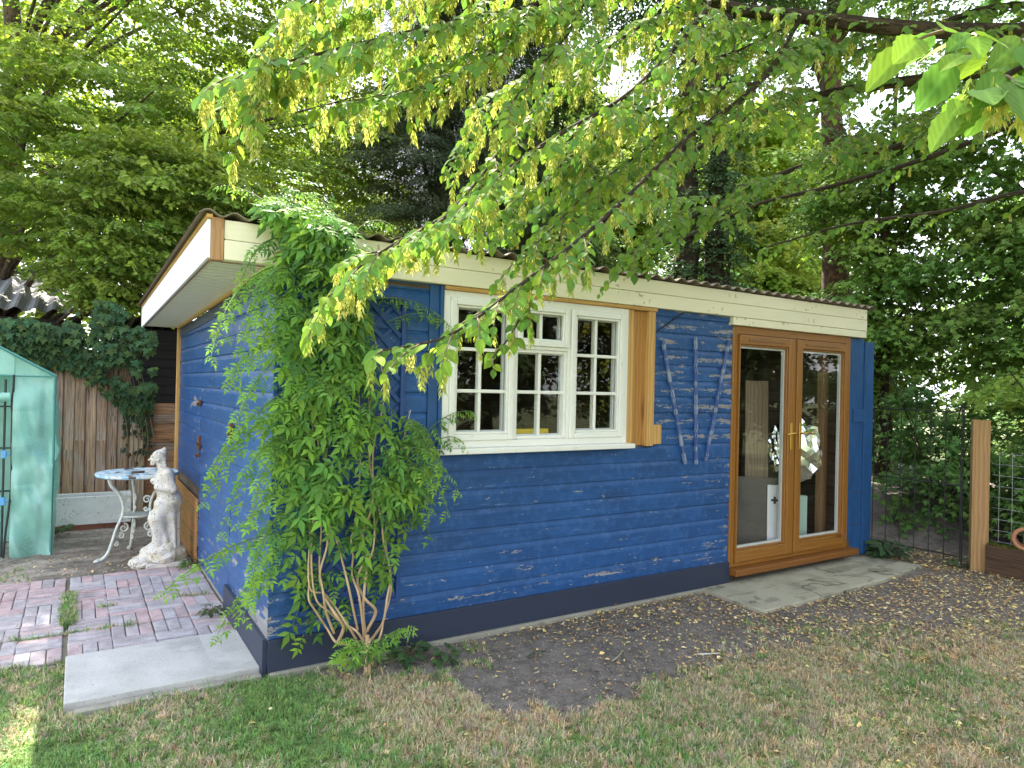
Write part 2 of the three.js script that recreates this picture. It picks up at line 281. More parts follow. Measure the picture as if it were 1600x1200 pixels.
// boughs: leaning out of a trunk to points spread through ellipsoids, drooping, with flat sprays in layers along them
function growBoughs(r, trunk, clouds, sprays, wood, col, o = {}) {
  const { step = 0.10, size = 1, droop = 0.35, dv = 0.28, dh = 0.16, minY = 0.3, tubes = 1, shell = 0.45 } = o;
  for (const c of clouds) for (let i = 0; i < c.n; i++) {
    let d; do { d = V(r() * 2 - 1, r() * 2 - 1, r() * 2 - 1); } while (d.lengthSq() > 1 || d.lengthSq() < shell * shell);
    const E = V(c.p[0] + d.x * c.r[0], c.p[1] + d.y * c.r[1], c.p[2] + d.z * c.r[2]); if (E.y < minY) continue;
    const out = V(E.x - trunk.x, 0, E.z - trunk.z); const L = Math.min(c.len || 1.8, out.length() * 0.9 + 0.3); out.normalize().applyAxisAngle(V(0, 1, 0), (r() - 0.5) * 1.4);
    const S = V(E.x - out.x * L, E.y + L * (0.05 + 0.25 * r()) * (droop > 0 ? 0.3 : 1), E.z - out.z * L), mid = S.clone().lerp(E, 0.5); mid.y += droop * L * 0.35;
    const cur = new THREE.QuadraticBezierCurve3(S, mid, E);
    if (wood && r() < tubes) wood.push(tube(cur.getPoints(5), 0.012 * size, 0.003, 3, false));
    const n = Math.max(3, Math.round(L / step));
    const bc = tint(r, col, dv * 0.6, dh);
    for (let k = 0; k < n; k++) {
      const t = 0.15 + 0.85 * k / (n - 1), p = cur.getPoint(t), f = cur.getTangent(t), s = k % 2 ? 1 : -1, side = V(-f.z, 0, f.x).normalize();
      const a = k === n - 1 ? 0 : s * (0.6 + 0.5 * r()), dir = f.clone().multiplyScalar(Math.cos(a)).addScaledVector(side, Math.sin(a)); dir.y -= droop * (0.2 + 0.5 * r());
      const nrm = V((r() - 0.5) * 0.8, 1, (r() - 0.5) * 0.8);
      const q = tint(r, [bc.r, bc.g, bc.b], dv * 0.5, dh * 0.5);
      sprays.push({ m: place(p.add(V((r() - 0.5) * 0.08, (r() - 0.5) * 0.08, (r() - 0.5) * 0.08)), dir, nrm, size * (0.75 + 0.5 * r())), c: q });
    }
  }
}
function tree(o) {
  const r = rngOf(o.seed), t = thing(o.name, o.label, 'tree', [o.x, 0, o.z], 0, o.group), P = [], n = 6;
  for (let i = 0; i <= n; i++) P.push(V((i ? (r() - 0.5) * (o.wob ?? 0.25) : 0) + (o.lean || 0) * i / n, i / n * o.h - (i ? 0 : 0.1), i ? (r() - 0.5) * (o.wob ?? 0.25) : 0));
  part(t, 'trunk', tube(P, u => o.r * (1.25 - 1.05 * u + 0.35 * Math.exp(-u * 18)), 0, 9), o.bark || M.bark);
  const sprays = [], wood = [];
  for (const q of o.limbs || []) wood.push(tube(q.map(p => V(p[0] - o.x, p[1], p[2] - o.z)), q.r0 || 0.05, q.r1 || 0.01, 6));
  growBoughs(r, V(o.x, 0, o.z), o.clouds, sprays, null, o.col, o.opt);
  // limbs from the trunk into each leaf cloud
  for (const c of o.clouds) for (let i = 0; i < (c.limbs ?? 5); i++) {
    const a = r() * 6.28, e = V(c.p[0] - o.x + Math.cos(a) * c.r[0] * 0.75 * r(), c.p[1] + (r() - 0.3) * c.r[1] * 0.7, c.p[2] - o.z + Math.sin(a) * c.r[2] * 0.75), y0 = Math.min(o.h * 0.9, Math.max(0.8, e.y - 0.8 - e.length() * 0.15));
    const tr = P[Math.min(n, Math.round(y0 / o.h * n))]; wood.push(tube([V(tr.x, y0, tr.z), V(e.x * 0.45, mix(y0, e.y, 0.62), e.z * 0.45), e], Math.min(0.06, o.r * 0.4), 0.008, 5));
  }
  if (wood.length) part(t, 'branches', wood, o.bark || M.bark).userData.kind = 'stuff';
  foliage(t, 'spray', o.geos, o.mat || LEAF.soft, sprays, 0, 'crown'); return t;
}

// ---------------------------------------------------------------- ground
const edge = [[-9, -0.62], [-0.9, -0.62], [-0.86, 0.03], [0.0, 0.06], [0.3, 0.22], [0.6, 0.36], [0.82, 0.55], [0.86, 1.02], [1.1, 1.17], [1.65, 1.14], [2.2, 1.16], [2.9, 1.35], [3.6, 1.75], [5.2, 2.2], [7, 2.4], [14, 2.6]];
function lawnEdge(x) { for (let i = 1; i < edge.length; i++) if (x <= edge[i][0]) return mix(edge[i - 1][1], edge[i][1], (x - edge[i - 1][0]) / (edge[i][0] - edge[i - 1][0])); return 1.6; }
const lawnAt = (x, z) => { const n = (fbm(x * 4 + 9, z * 4, 4, 3) - 0.5) * 0.55 + (fbm(x * 14, z * 14, 2, 8) - 0.5) * 0.16; const wide = sstep(1.6, 3.4, x); return sstep(-0.10 - 0.75 * wide, 0.14 + 0.35 * wide, z - lawnEdge(x) + n * (x > 0.3 ? 0.7 + 1.1 * wide : 0.2)); };   // 1 on the lawn
const dryAt = (x, z) => clamp(0.16 + 0.62 * sstep(-0.6, 1.3, x + 0.2 * z) + (fbm(x * 2.2 + 4, z * 2.2 + 7, 3, 5) - 0.5) * 1.5);
const groundY = (x, z) => 0.10 * sstep(6.2, 7.4, x) + 0.30 * sstep(6.15, 7.6, x - 0.5 * z) * sstep(0.9, -0.4, z) + (fbm(x * 3, z * 3, 3, 9) - 0.5) * 0.022 * (x > 0.1 || z < -2.5 || z > 0.1 ? 1 : 0.3);
const GX0 = -4, GX1 = 10, GZ0 = -7, GZ1 = 4.2;
const groundMap = colorTex(2048, 1638, (u, v, o) => {
  const x = mix(GX0, GX1, u), z = mix(GZ1, GZ0, v), l = lawnAt(x, z), d = dryAt(x, z);
  const f = vn(x * 190, z * 190, 3), m = fbm(x * 22, z * 22, 4, 6), b = fbm(x * 2.5, z * 2.5, 3, 11);
  let k = 0.72 + 0.75 * (m - 0.5) + 0.5 * (f - 0.5) + 0.5 * (b - 0.5); const back = sstep(-2.3, -2.7, z), pale = sstep(0.5, 0.7, fbm(x * 3.2, z * 5, 4, 23)) * back;
  const sr = mix(0.20, 0.27, back) * k + 0.14 * pale, sg = mix(0.168, 0.22, back) * k + 0.12 * pale, sb = mix(0.150, 0.18, back) * k + 0.10 * pale;
  const g = 0.6 + 0.8 * m; o[0] = mix(sr, mix(0.075, 0.24, d) * g, l); o[1] = mix(sg, mix(0.12, 0.19, d) * g, l); o[2] = mix(sb, mix(0.028, 0.075, d) * g, l);
});
const soilBump = grayTex(512, 512, (u, v) => 0.5 * fbm(u * 32, v * 32, 4, 3) + 0.5 * vn(u * 128, v * 128, 6), 14 / 0.9, 11.2 / 0.9);
{
  const nx = 210, nz = 168, g = new THREE.PlaneGeometry(GX1 - GX0, GZ1 - GZ0, nx, nz); g.rotateX(-Math.PI / 2); g.translate((GX0 + GX1) / 2, 0, (GZ0 + GZ1) / 2);
  const p = g.attributes.position; for (let i = 0; i < p.count; i++) p.setY(i, groundY(p.getX(i), p.getZ(i))); g.computeVertexNormals();
  setting('ground', g, std({ map: groundMap, bumpMap: soilBump, bumpScale: 0.012, roughness: 0.96 }), 'bare dark soil running out into dry patchy lawn around the shed', 'ground');
  const far = new THREE.PlaneGeometry(220, 220, 1, 1); far.rotateX(-Math.PI / 2); far.translate(0, -0.05, 0);
  setting('terrain', far, std({ color: C(0.085, 0.10, 0.035), roughness: 0.97 }), 'grassy ground stretching away beyond the garden', 'ground');
}
// grass: short tufts, nobody could count the blades
{
  const r = rngOf(301), tuft = s => { const q = rngOf(s), t = [], c = []; for (let i = 0; i < 9; i++) { const a = q() * 6.28, l = 0.55 + 0.6 * q(), le = 0.35 + 0.9 * q(), w = 0.045, x = (q() - 0.5) * 0.6, z = (q() - 0.5) * 0.6, dx = Math.cos(a), dz = Math.sin(a), k = 0.7 + 0.6 * q(); const B1 = [x - dz * w, 0, z + dx * w], B2 = [x + dz * w, 0, z - dx * w], mx = x + dx * le * 0.25, mz = z + dz * le * 0.25, h = l * 0.6, M1 = [mx - dz * w * 0.8, h, mz + dx * w * 0.8], M2 = [mx + dz * w * 0.8, h, mz - dx * w * 0.8], T = [x + dx * le * 0.7, l * (1 - 0.25 * le), z + dz * le * 0.7]; t.push(B1, B2, M1, M1, B2, M2, M1, M2, T); for (let j = 0; j < 9; j++) c.push([k, k, k]); } return rawGeo(t, c); };
  const list = [];
  const add = (x, z, dry, h) => { const y = groundY(x, z) - 0.004, green = r() > dry; const base = green ? [0.135 + 0.08 * r(), 0.265 + 0.08 * r(), 0.07] : [0.45 + 0.16 * r(), 0.37 + 0.13 * r(), 0.22 + 0.09 * r()]; list.push({ m: place(V(x, y, z), V((r() - 0.5) * 0.7, 1, (r() - 0.5) * 0.7), V(Math.cos(r() * 6.28), 0, Math.sin(r() * 6.28)), h * (0.6 + 0.8 * r())), c: tint(r, base, 0.3, 0.1) }); };
  let n = 0; for (let i = 0; i < 420000 && n < 78000; i++) {
    const x = mix(-2.4, 6.2, r()), z = mix(-0.75, 3.3, r()); if (r() > lawnAt(x, z) * 1.05) continue; const D = Math.hypot(x + 0.87, z - 3.72); if (D < 1.6 || D > 4.6 && r() < 0.55) continue; if (x > -0.9 && x < 0.02 && z < -0.02) continue;
    const cl = fbm(x * 6, z * 6, 3, 15); if (cl < 0.36 && r() < 0.7) continue; add(x, z, dryAt(x, z), 0.026 + 0.022 * cl); n++;
  }
  for (let i = 0; i < 1900; i++) { const k = i < 1500 ? r() : 0.1; const x = k < 0.4 ? -0.89 + (r() - 0.5) * 0.05 : mix(-1.9, -0.05, r()), z = k < 0.4 ? mix(-2.1, -1.3, Math.sqrt(r())) : k < 0.75 ? (r() < 0.6 ? -1.60 : -1.15) + (r() - 0.5) * 0.04 : -0.70 + (r() - 0.5) * 0.03; if (k >= 0.4 && fbm(x * 3, z * 3, 2, 4) < 0.48) continue; add(x, z, 0.3, 0.05); }
  for (let i = 0; i < 420; i++) { const x = mix(-2.2, -1.15, r()), z = mix(-3.5, -2.45, r()); if (fbm(x * 4, z * 4, 2, 33) < 0.5) continue; add(x, z, 0.25, 0.035); }
  for (let i = 0; i < 500; i++) { const x = mix(0.02, 1.2, r()), z = mix(0.06, 0.5, r()); if (fbm(x * 5, z * 5, 2, 35) < 0.52) continue; add(x, z, 0.55, 0.035); }
  const geos = [1, 2, 3].map(tuft), gm = phy({ color: C(1, 1, 1), vertexColors: true, roughness: 1, transmission: 0.25, thickness: 0, side: THREE.DoubleSide });
  geos.forEach((g, gi) => { const sub = list.filter((e, i) => i % 3 === gi), im = new THREE.InstancedMesh(g, gm, sub.length); im.name = numbered('grass'); sub.forEach((e, i) => { im.setMatrixAt(i, e.m); im.setColorAt(i, e.c); }); im.castShadow = im.receiveShadow = true; scene.add(im); info(im, 'short patchy lawn grass, green to the left and straw coloured to the right', 'grass', 'lawn grass', 'stuff'); });
}
// litter on the soil: fallen bracts and leaves, crumbs of earth
{
  const r = rngOf(401), list = [], crumbs = [];
  const flake = (() => { const t = [], c = []; leafTris(t, c, new THREE.Matrix4(), 'lance', [1, 1, 1]); return rawGeo(t, c); })(), ov = leafGeo('small');
  const lay = (x, z, s, col) => list.push({ m: place(V(x, groundY(x, z) + 0.006 + 0.012 * r(), z), V(Math.cos(r() * 6.28), (r() - 0.4) * 0.5, Math.sin(r() * 6.28)), V((r() - 0.5) * 1.1, 1, (r() - 0.5) * 1.1), s), c: col });
  const tones = [[0.60, 0.42, 0.17], [0.52, 0.30, 0.12], [0.36, 0.21, 0.10], [0.66, 0.52, 0.29], [0.17, 0.11, 0.07], [0.55, 0.46, 0.15]];
  for (let i = 0; i < 34000; i++) {
    const x = mix(0.3, 6.4, Math.pow(r(), 0.75)), z = mix(0.04, 2.9, r()); const dens = 0.10 + 0.75 * sstep(1.5, 3.6, x) * (0.4 + fbm(x * 4, z * 4, 3, 18)) + 0.8 * Math.exp(-Math.abs(z - 0.10) * 9) * sstep(0.9, 1.6, x) + 0.5 * sstep(0.62, 0.72, fbm(x * 3.1, z * 3.1, 3, 26)); if (r() > dens) continue;
    if (x > 3.22 && x < 5.6 && z < 0.6 && r() < 0.9) continue;
    lay(x, z, 0.016 + 0.030 * r() * r(), tint(r, tones[Math.floor(r() * 6)], 0.3, 0.1));
  }
  for (let i = 0; i < 900; i++) { const k = r(); lay(k < 0.6 ? mix(-1.2, 4, r()) : mix(-1.8, 0, r()), k < 0.6 ? mix(0.1, 2.3, r()) : mix(-3.3, -2.3, r()), 0.02 + 0.03 * r() * r(), tint(r, tones[Math.floor(r() * 6)], 0.3, 0.1)); }
  const lm = phy({ color: C(1, 1, 1), vertexColors: true, roughness: 0.9, side: THREE.DoubleSide });
  [flake, ov].forEach((g, gi) => { const sub = list.filter((e, i) => i % 3 === 0 ? gi === 1 : gi === 0), im = new THREE.InstancedMesh(g, lm, sub.length); im.name = numbered('fallen_leaves'); sub.forEach((e, i) => { im.setMatrixAt(i, e.m); im.setColorAt(i, e.c); }); im.castShadow = im.receiveShadow = true; scene.add(im); info(im, 'dry tan bracts and fallen leaves scattered over the bare soil', 'fallen leaves', 'leaf litter', 'stuff'); });
  const cg = new THREE.IcosahedronGeometry(1, 0); { const p = cg.attributes.position; for (let i = 0; i < p.count; i++) { const k = 0.75 + 0.5 * vn(p.getX(i) * 3 + 5, p.getY(i) * 3 + p.getZ(i) * 5, 4); p.setXYZ(i, p.getX(i) * k, p.getY(i) * k * 0.7, p.getZ(i) * k); } cg.computeVertexNormals(); }
  for (let i = 0; i < 22000; i++) { const q = r(); const x = q < 0.8 ? mix(0.3, 5.6, r()) : mix(-2, 0, r()), z = q < 0.8 ? mix(0.03, 1.5, r()) : mix(-5, -2.45, r()); if (q < 0.8 && lawnAt(x, z) > 0.6) continue; if (x > 3.2 && x < 5.6 && z < 0.62 && z > -0.1) continue; const s = 0.0018 + 0.006 * Math.pow(r(), 4), pale = r() < 0.08; crumbs.push({ p: [x, groundY(x, z) + s * 0.3, z], s, c: tint(r, pale ? [0.32, 0.30, 0.27] : q < 0.8 ? [0.19, 0.16, 0.14] : [0.15, 0.125, 0.10], 0.35, 0.06) }); }
  const im = new THREE.InstancedMesh(cg, std({ color: C(1, 1, 1), roughness: 0.95 }), crumbs.length); im.name = 'soil_crumbs'; const mm = new THREE.Matrix4(); crumbs.forEach((e, i) => { mm.makeRotationY(i * 1.7).scale(V(e.s, e.s, e.s)).setPosition(...e.p); im.setMatrixAt(i, mm); im.setColorAt(i, e.c); }); im.castShadow = im.receiveShadow = true; scene.add(im); info(im, 'small crumbs and grit of dark earth lying on the bare soil', 'soil', null, 'stuff');
}
// brick-pattern paving: slabs of basket weave, every brick a piece
{
  const r = rngOf(501), bed = box(-2.26, -0.005, -0.06, 0.004, -2.50, -0.705, 0.002);
  const pav = setting('paving', bed, std({ color: C(0.19, 0.17, 0.13), map: concreteCol, roughness: 0.97 }), 'purplish basket-weave paving bricks with grassy joints beside the left wall', 'paving');
  const bt = colorTex(512, 512, (u, v, o) => { const a = fbm(u * 10, v * 10, 5, 51), s = vn(u * 200, v * 200, 5), st = sstep(0.55, 0.7, fbm(u * 6, v * 6, 3, 52)); const k = 0.8 + 0.6 * (a - 0.5) + 0.3 * (s - 0.5) - 0.2 * st; o[0] = k; o[1] = k * (0.97 + 0.05 * st); o[2] = k; }, 1.3, 1.3);
  const mats = [[0.52, 0.45, 0.45], [0.50, 0.46, 0.46], [0.54, 0.42, 0.41], [0.49, 0.46, 0.47], [0.47, 0.42, 0.42], [0.56, 0.41, 0.40]].map(c => std({ color: C(...c), map: bt, bumpMap: grain, bumpScale: 0.004, roughness: 0.9 }));
  const shapes = []; for (let k = 0; k < 8; k++) { const g = box(-0.1095, 0.1095, -0.02, 0, -0.036, 0.036, 0.007, 'x'); const p = g.attributes.position; for (let i = 0; i < p.count; i++) { const x = p.getX(i), z = p.getZ(i); p.setXYZ(i, x + (vn(z * 60 + k * 9, x * 20, 3) - 0.5) * 0.006, p.getY(i) + (p.getY(i) > -0.01 ? (vn(x * 30 + k * 7, z * 50, 2) - 0.5) * 0.007 : 0), z + (vn(x * 40 + k * 5, z * 40, 7) - 0.5) * 0.006); } g.computeVertexNormals(); shapes.push(g); }
  for (let sx = 0; sx < 5; sx++) for (let sz = 0; sz < 4; sz++) for (let cx = 0; cx < 2; cx++) for (let cz = 0; cz < 2; cz++) for (let b = 0; b < 3; b++) {
    const hor = (cx + cz + (sx * 7 + sz * 3) % 2) % 2 === 0, x = -0.445 * (sx + 1) + 0.004 + 0.11 + cx * 0.2205 - (sx >= 2 ? 0.02 : 0), z = -0.705 - 0.11 - 0.004 - (sz * 0.447 + cz * 0.2205) , off = (b - 1) * 0.0735; if (x < -2.3) continue;
    const m = part(pav, 'brick', shapes[Math.floor(r() * 8)], mats[Math.floor(r() * 6) % (sx >= 2 && sz === 3 ? 6 : 6)]); m.position.set(x + (hor ? 0 : off), 0.017 + 0.006 * r() + 0.004 * (sz % 2), z + (hor ? off : 0)); m.rotation.y = (hor ? 0 : Math.PI / 2) + (r() - 0.5) * 0.03; if (sx >= 2 && sz === 3 && r() < 0.8) m.material = mats[r() < 0.5 ? 2 : 5];
  }
  // concrete slabs
  const s1 = thing('concrete_slab', 'pale grey concrete slab at the shed corner between lawn and brick paving', 'paving slab', [-0.443, 0, -0.36]);
  part(s1, 'slab', [box(-0.45, 0.42, -0.03, 0.045, -0.325, 0.315, 0.006)], M.concrete); part(s1, 'lower_edge', [box(-0.41, 0.42, -0.04, 0.016, 0.316, 0.375, 0.006)], M.concreteOld);
  const s2 = thing('door_slab', 'worn stained concrete slab laid as a step before the glazed doors', 'paving slab', [4.41, 0, 0.27]);
  const sg = new THREE.ExtrudeGeometry((() => { const s = new THREE.Shape(); [[-1.15, 0.24], [-0.4, 0.255], [1.15, 0.30], [1.19, -0.2], [0.4, -0.29], [-0.55, -0.33], [-1.19, -0.345]].forEach(([x, y], i) => i ? s.lineTo(x, y) : s.moveTo(x, y)); s.closePath(); return s; })(), { depth: 0.07, bevelEnabled: true, bevelSize: 0.006, bevelThickness: 0.006, bevelSegments: 1 });
  sg.rotateX(-Math.PI / 2); part(s2, 'slab', boxUV(sg.toNonIndexed().translate(0, -0.045, 0), 'x'), std({ color: C(0.41, 0.38, 0.30), bumpMap: grain, bumpScale: 0.003, roughness: 0.93, map: colorTex(1024, 512, (u, v, o) => { const x = u * 2.4, y = v * 1.2, a = fbm(x * 5, y * 5, 5, 61), cr = sstep(0.030, 0.0, Math.abs(fbm(x * 2.2, y * 2.6, 4, 63) - 0.5)), st = sstep(0.52, 0.68, fbm(x * 4, y * 9, 4, 66)), f = vn(x * 120, y * 120, 7); const k = 0.9 + 0.5 * (a - 0.5) + 0.22 * (f - 0.5) - 0.45 * cr - 0.28 * st; o[0] = k; o[1] = k * 0.985; o[2] = k * 0.93; }, 1 / 2.4, 1 / 1.2) }));
}

// ---------------------------------------------------------------- the shed
const shed = thing('garden_shed', 'blue weatherboarded garden shed with cream fascia, white window and brown glazed doors', 'shed');
{
  const r = rngOf(601);
  const FW = 3.62, FH = 2.2, LW = 3.96, LH = 2.2;
  // paint worn through to bare wood: where the photograph shows it
  const peelFront = (x, y) => {
    const e = fbm(x * 9, y * 46, 4, 71), sp = fbm(x * 60, y * 170, 3, 73), bl = (y / 0.12) % 1; let w = 0;
    w += 0.34 * sstep(3.25, 3.56, x) * (0.35 + 0.65 * sstep(0.75, 0.95, bl) + 0.3 * sstep(0.2, 0.0, bl));
    w += 0.36 * sstep(2.68, 2.8, x) * sstep(1.12, 1.2, y) * (0.25 + 0.75 * Math.max(sstep(0.7, 0.9, bl), sstep(0.16, 0.0, bl)));
    w += 0.30 * sstep(0.50, 0.24, y) * (0.35 + 0.65 * sstep(0.5, 0.0, bl)); w += 0.34 * sstep(0.16, 0.0, x) * sstep(0.62, 0.2, y); w += 0.1 * sstep(0.2, 0.0, bl);
    w += 0.42 * Math.exp(-((x - 2.86) ** 2 / 0.004 + (y - 1.92) ** 2 / 0.0008)) + 0.3 * Math.exp(-((x - 3.02) ** 2 / 0.0006 + (y - 1.74) ** 2 / 0.0006)) + 0.3 * Math.exp(-((x - 3.06) ** 2 / 0.003 + (y - 0.90) ** 2 / 0.01));
    return sstep(0.69, 0.73, e * 0.62 + sp * 0.38 + w * 0.50 - 0.045);
  };
  const paint = (x, y, o, peel, base) => {
    const n = fbm(x * 2.5, y * 5, 3, 75), gr = vn(x * 10, y * 220, 77), sc = sstep(0.78, 0.86, fbm(x * 6, y * 90, 3, 79)) * sstep(0.5, 0.7, fbm(x * 3, y * 4, 2, 80)), du = fbm(x * 30, y * 30, 3, 81);
    const k = 0.85 + 0.45 * (n - 0.5) + 0.22 * (gr - 0.5) + 0.35 * (du - 0.5); let a = base[0] * k, b = base[1] * k, c = base[2] * k; const s2 = sc * 0.28 + 0.05 * sstep(0.6, 0.75, du); a = mix(a, 0.30, s2); b = mix(b, 0.34, s2); c = mix(c, 0.42, s2);
    const g2 = vn(x * 9, y * 300, 82), wk = 0.7 + 0.6 * g2; o[0] = mix(a, 0.30 * wk, peel * 0.85); o[1] = mix(b, 0.27 * wk, peel * 0.85); o[2] = mix(c, 0.25 * wk, peel * 0.85);
  };
  const BLUE = [0.012, 0.080, 0.255];
  const frontMat = std({ roughness: 0.5, bumpScale: 0.0018, map: colorTex(1792, 1088, (u, v, o) => { const x = u * FW, y = v * FH; paint(x, y, o, peelFront(x, y), BLUE); }), bumpMap: grayTex(1024, 640, (u, v) => { const x = u * FW, y = v * FH; return 0.75 - 0.5 * peelFront(x, y) + 0.3 * (vn(x * 12, y * 200, 77) - 0.5) + 0.2 * (fbm(x * 30, y * 30, 2, 5) - 0.5); }) });
  const peelLeft = (x, y) => {   // x runs from the back (0) to the front corner (LW)
    const e = fbm(x * 7, y * 30, 4, 91), sp = fbm(x * 26, y * 50, 3, 93), z = LW - x; let w = 0;
    w += 0.62 * sstep(0.42, 0.16, y + 0.05 * z) * sstep(1.25, 0.0, z) + 0.3 * sstep(0.16, 0.05, z) * sstep(0.6, 0.2, y);
    w += 0.42 * Math.exp(-((z - 2.92) ** 2 / 0.035 + (y - 1.37) ** 2 / 0.004)) + 0.32 * Math.exp(-((z - 2.85) ** 2 / 0.05 + (y - 1.17) ** 2 / 0.002)) + 0.26 * Math.exp(-((z - 0.95) ** 2 / 0.05 + (y - 0.42) ** 2 / 0.01)) + 0.1 * sstep(0.6, 0.3, y);
    return sstep(0.67, 0.75, e * 0.72 + sp * 0.28 + w * 0.6 - 0.03);
  };
  const leftMat = std({ roughness: 0.36, bumpScale: 0.0015, map: colorTex(1536, 864, (u, v, o) => { const x = u * LW, y = v * LH; paint(x, y, o, peelLeft(x, y), BLUE); }), bumpMap: grayTex(1024, 576, (u, v) => { const x = u * LW, y = v * LH; return 0.75 - 0.5 * peelLeft(x, y) + 0.25 * (vn(x * 12, y * 200, 77) - 0.5); }) });
  const trimMat = std({ color: C(0.017, 0.082, 0.235), roughness: 0.5, map: colorTex(512, 512, (u, v, o) => { const x = u * 2, y = v * 0.5, p = sstep(0.70, 0.76, fbm(x * 8, y * 30, 4, 95)), k = 0.9 + 0.5 * (fbm(x * 6, y * 12, 3, 96) - 0.5); o[0] = mix(k, 1, p * 0.0); o[1] = k; o[2] = k; }, 0.5, 2), bumpMap: woodBump, bumpScale: 0.001 });
  const prof = [[0, -0.018], [0, -0.002], [0.003, 0], [0.084, 0.0], [0.097, -0.003], [0.107, -0.008], [0.114, -0.0105], [0.1235, -0.011], [0.1235, -0.018]];
  function plank(x0, x1, y, h, W, H, seed) {
    const q = rngOf(seed), k = h / 0.12, dz = (q() - 0.5) * 0.004, sag = (q() - 0.5) * 0.003, tris = [], uv = [], n = Math.max(1, Math.round((x1 - x0) / 0.6));
    const P = (x, i) => [x, y + Math.min(prof[i][0] * (k < 1 ? 1 : 1), h + 0.0035) + sag * Math.sin((x - x0) * 2.1), prof[i][1] + (i && i < 8 ? dz + 0.0016 * Math.sin(x * 3 + seed) : 0)];
    const push = (...v) => { for (const p of v) { tris.push(p); uv.push(p[0] / W, (p[1] - 0.004) / H); } };
    for (let s = 0; s < n; s++) { const a = mix(x0, x1, s / n), b = mix(x0, x1, (s + 1) / n); for (let i = 0; i < prof.length - 1; i++) { const A = P(a, i), B = P(b, i), D = P(a, i + 1), E = P(b, i + 1); push(A, B, D, D, B, E); } }
    for (const [x, f] of [[x0, 1], [x1, 0]]) for (let i = 1; i < prof.length - 1; i++) { const a = P(x, 0), b = P(x, i), c = P(x, i + 1); f ? push(a, b, c) : push(a, c, b); }
    const g = rawGeo(tris); g.setAttribute('uv', new THREE.Float32BufferAttribute(uv, 2)); return g;
  }
  // floor slab, walls with thickness, ceiling
  part(shed, 'foundation', [box(0.01, 5.42, -0.05, 0.028, -3.92, 0.045, 0.008)], M.concreteOld);
  part(shed, 'floor', [box(0.09, 5.36, 0.028, 0.09, -3.85, -0.09, 0)], M.inside);
  const fw = part(shed, 'front_wall', [box(0.02, 0.975, 0.03, 2.15, -0.09, -0.019, 0), box(0.975, 2.445, 0.03, 1.14, -0.09, -0.019, 0), box(0.975, 2.445, 2.125, 2.15, -0.09, -0.019, 0), box(2.445, 3.568, 0.03, 2.15, -0.09, -0.019, 0), box(3.568, 5.2, 2.088, 2.15, -0.09, -0.019, 0), box(5.2, 5.44, 0.03, 2.15, -0.09, -0.019, 0)], M.inside);
  const rows = []; for (let y = 0.19; y < 2.13; y += 0.12) rows.push(y);
  rows.forEach((y, i) => {
    const top = y + 0.12; const put = (a, b) => part(fw, 'plank', plank(a, b, y, Math.min(0.12, 2.152 - y), FW, FH, 700 + i * 7 + Math.round(a * 10)), frontMat);
    if (top < 1.145) put(0.001, 3.568); else { put(0.001, 0.885); put(2.702, 3.568); }
  });
  part(fw, 'plank', plank(0.885, 2.702, 1.03, 0.105, FW, FH, 790), frontMat);
  // base boards
  part(shed, 'base_board', [box(0.001, 3.566, 0.028, 0.195, -0.004, 0.022, 0.003)], M.navy, 'smooth dark navy base board along the front'); part(shed, 'base_board', [box(-0.024, 0.0, 0.0, 0.200, -1.14, 0.001, 0.003)], M.navy, 'smooth dark navy base board on the left side');
  // left wall, its boards, plank door with rusty ironwork and the bare timber patch at the back
  const lw = part(shed, 'left_wall', boxUV(new THREE.BoxGeometry(LW - 0.03, 2.06, 0.07).toNonIndexed(), 'x').translate(LW / 2 - 0.015, 1.055, -0.0545), M.inside); lw.rotation.y = -Math.PI / 2; lw.position.set(0, 0, -LW);
  const topAt = z => 2.152 - 0.0215 * z;
  for (let i = 0, y = 0.055; y < 2.12; y += 0.12, i++) {
    const seg = (a, b) => { const zc = (LW - (a + b) / 2), h = Math.min(0.12, topAt(zc) - y - 0.002); if (h > 0.03) part(lw, 'plank', plank(a, b, y, h, LW, LH, 900 + i * 5 + Math.round(a * 7)), leftMat); };
    const d0 = LW - 2.49, d1 = LW - 1.10; if (y > 0.54) seg(0.03, d0 - 0.004); if (y > 0.1) { const b = d1; seg(d0, b - 0.004); } else seg(d0, d1 - 0.004); seg(d1, LW - 0.002);
  }
  for (let k = 0; k < 5; k++) part(shed, 'patch_board', [box(-0.016 - 0.002 * (k % 2), 0.0, 0.03 + k * 0.106, 0.133 + k * 0.106, -3.93, -2.49, 0.003)], std({ color: C(0.50 - 0.05 * (k % 2), 0.26, 0.09), map: woodCol, roughness: 0.8 }), 'bare orange repair board');
  part(shed, 'corner_trim', [box(-0.03, 0.014, 0.55, 2.08, -3.99, -3.945, 0.003)], M.pine);
  for (const [z, y, h] of [[-2.49, 1.36, 0.05], [-2.5, 0.93, 0.035], [-1.10, 1.21, 0.12], [-2.48, 1.03, 0.12]]) part(shed, h > 0.1 ? 'hinge' : 'bolt', [box(-0.02, 0.0, y - h / 2, y + h / 2, z - 0.03, z + 0.035, 0.004), tube([[-0.02, y - 0.01, z], [-0.035, y, z + 0.02], [-0.03, y - 0.02, z + 0.05]], 0.007, 0.005, 6)], M.rust);
  // back and right walls
  part(shed, 'back_wall', [box(0.0, 5.44, 0.0, 2.03, -3.99, -3.93, 0.002)], M.inside); part(shed, 'right_wall', [box(5.37, 5.44, 0.03, 2.1, -3.93, -0.09, 0.002)], M.inside);
  part(shed, 'ceiling', (() => { const g = box(0.02, 5.42, -0.01, 0.01, -3.95, 0.0, 0); g.rotateX(-0.0215); g.translate(0, 2.135, 0); return g; })(), M.inside);
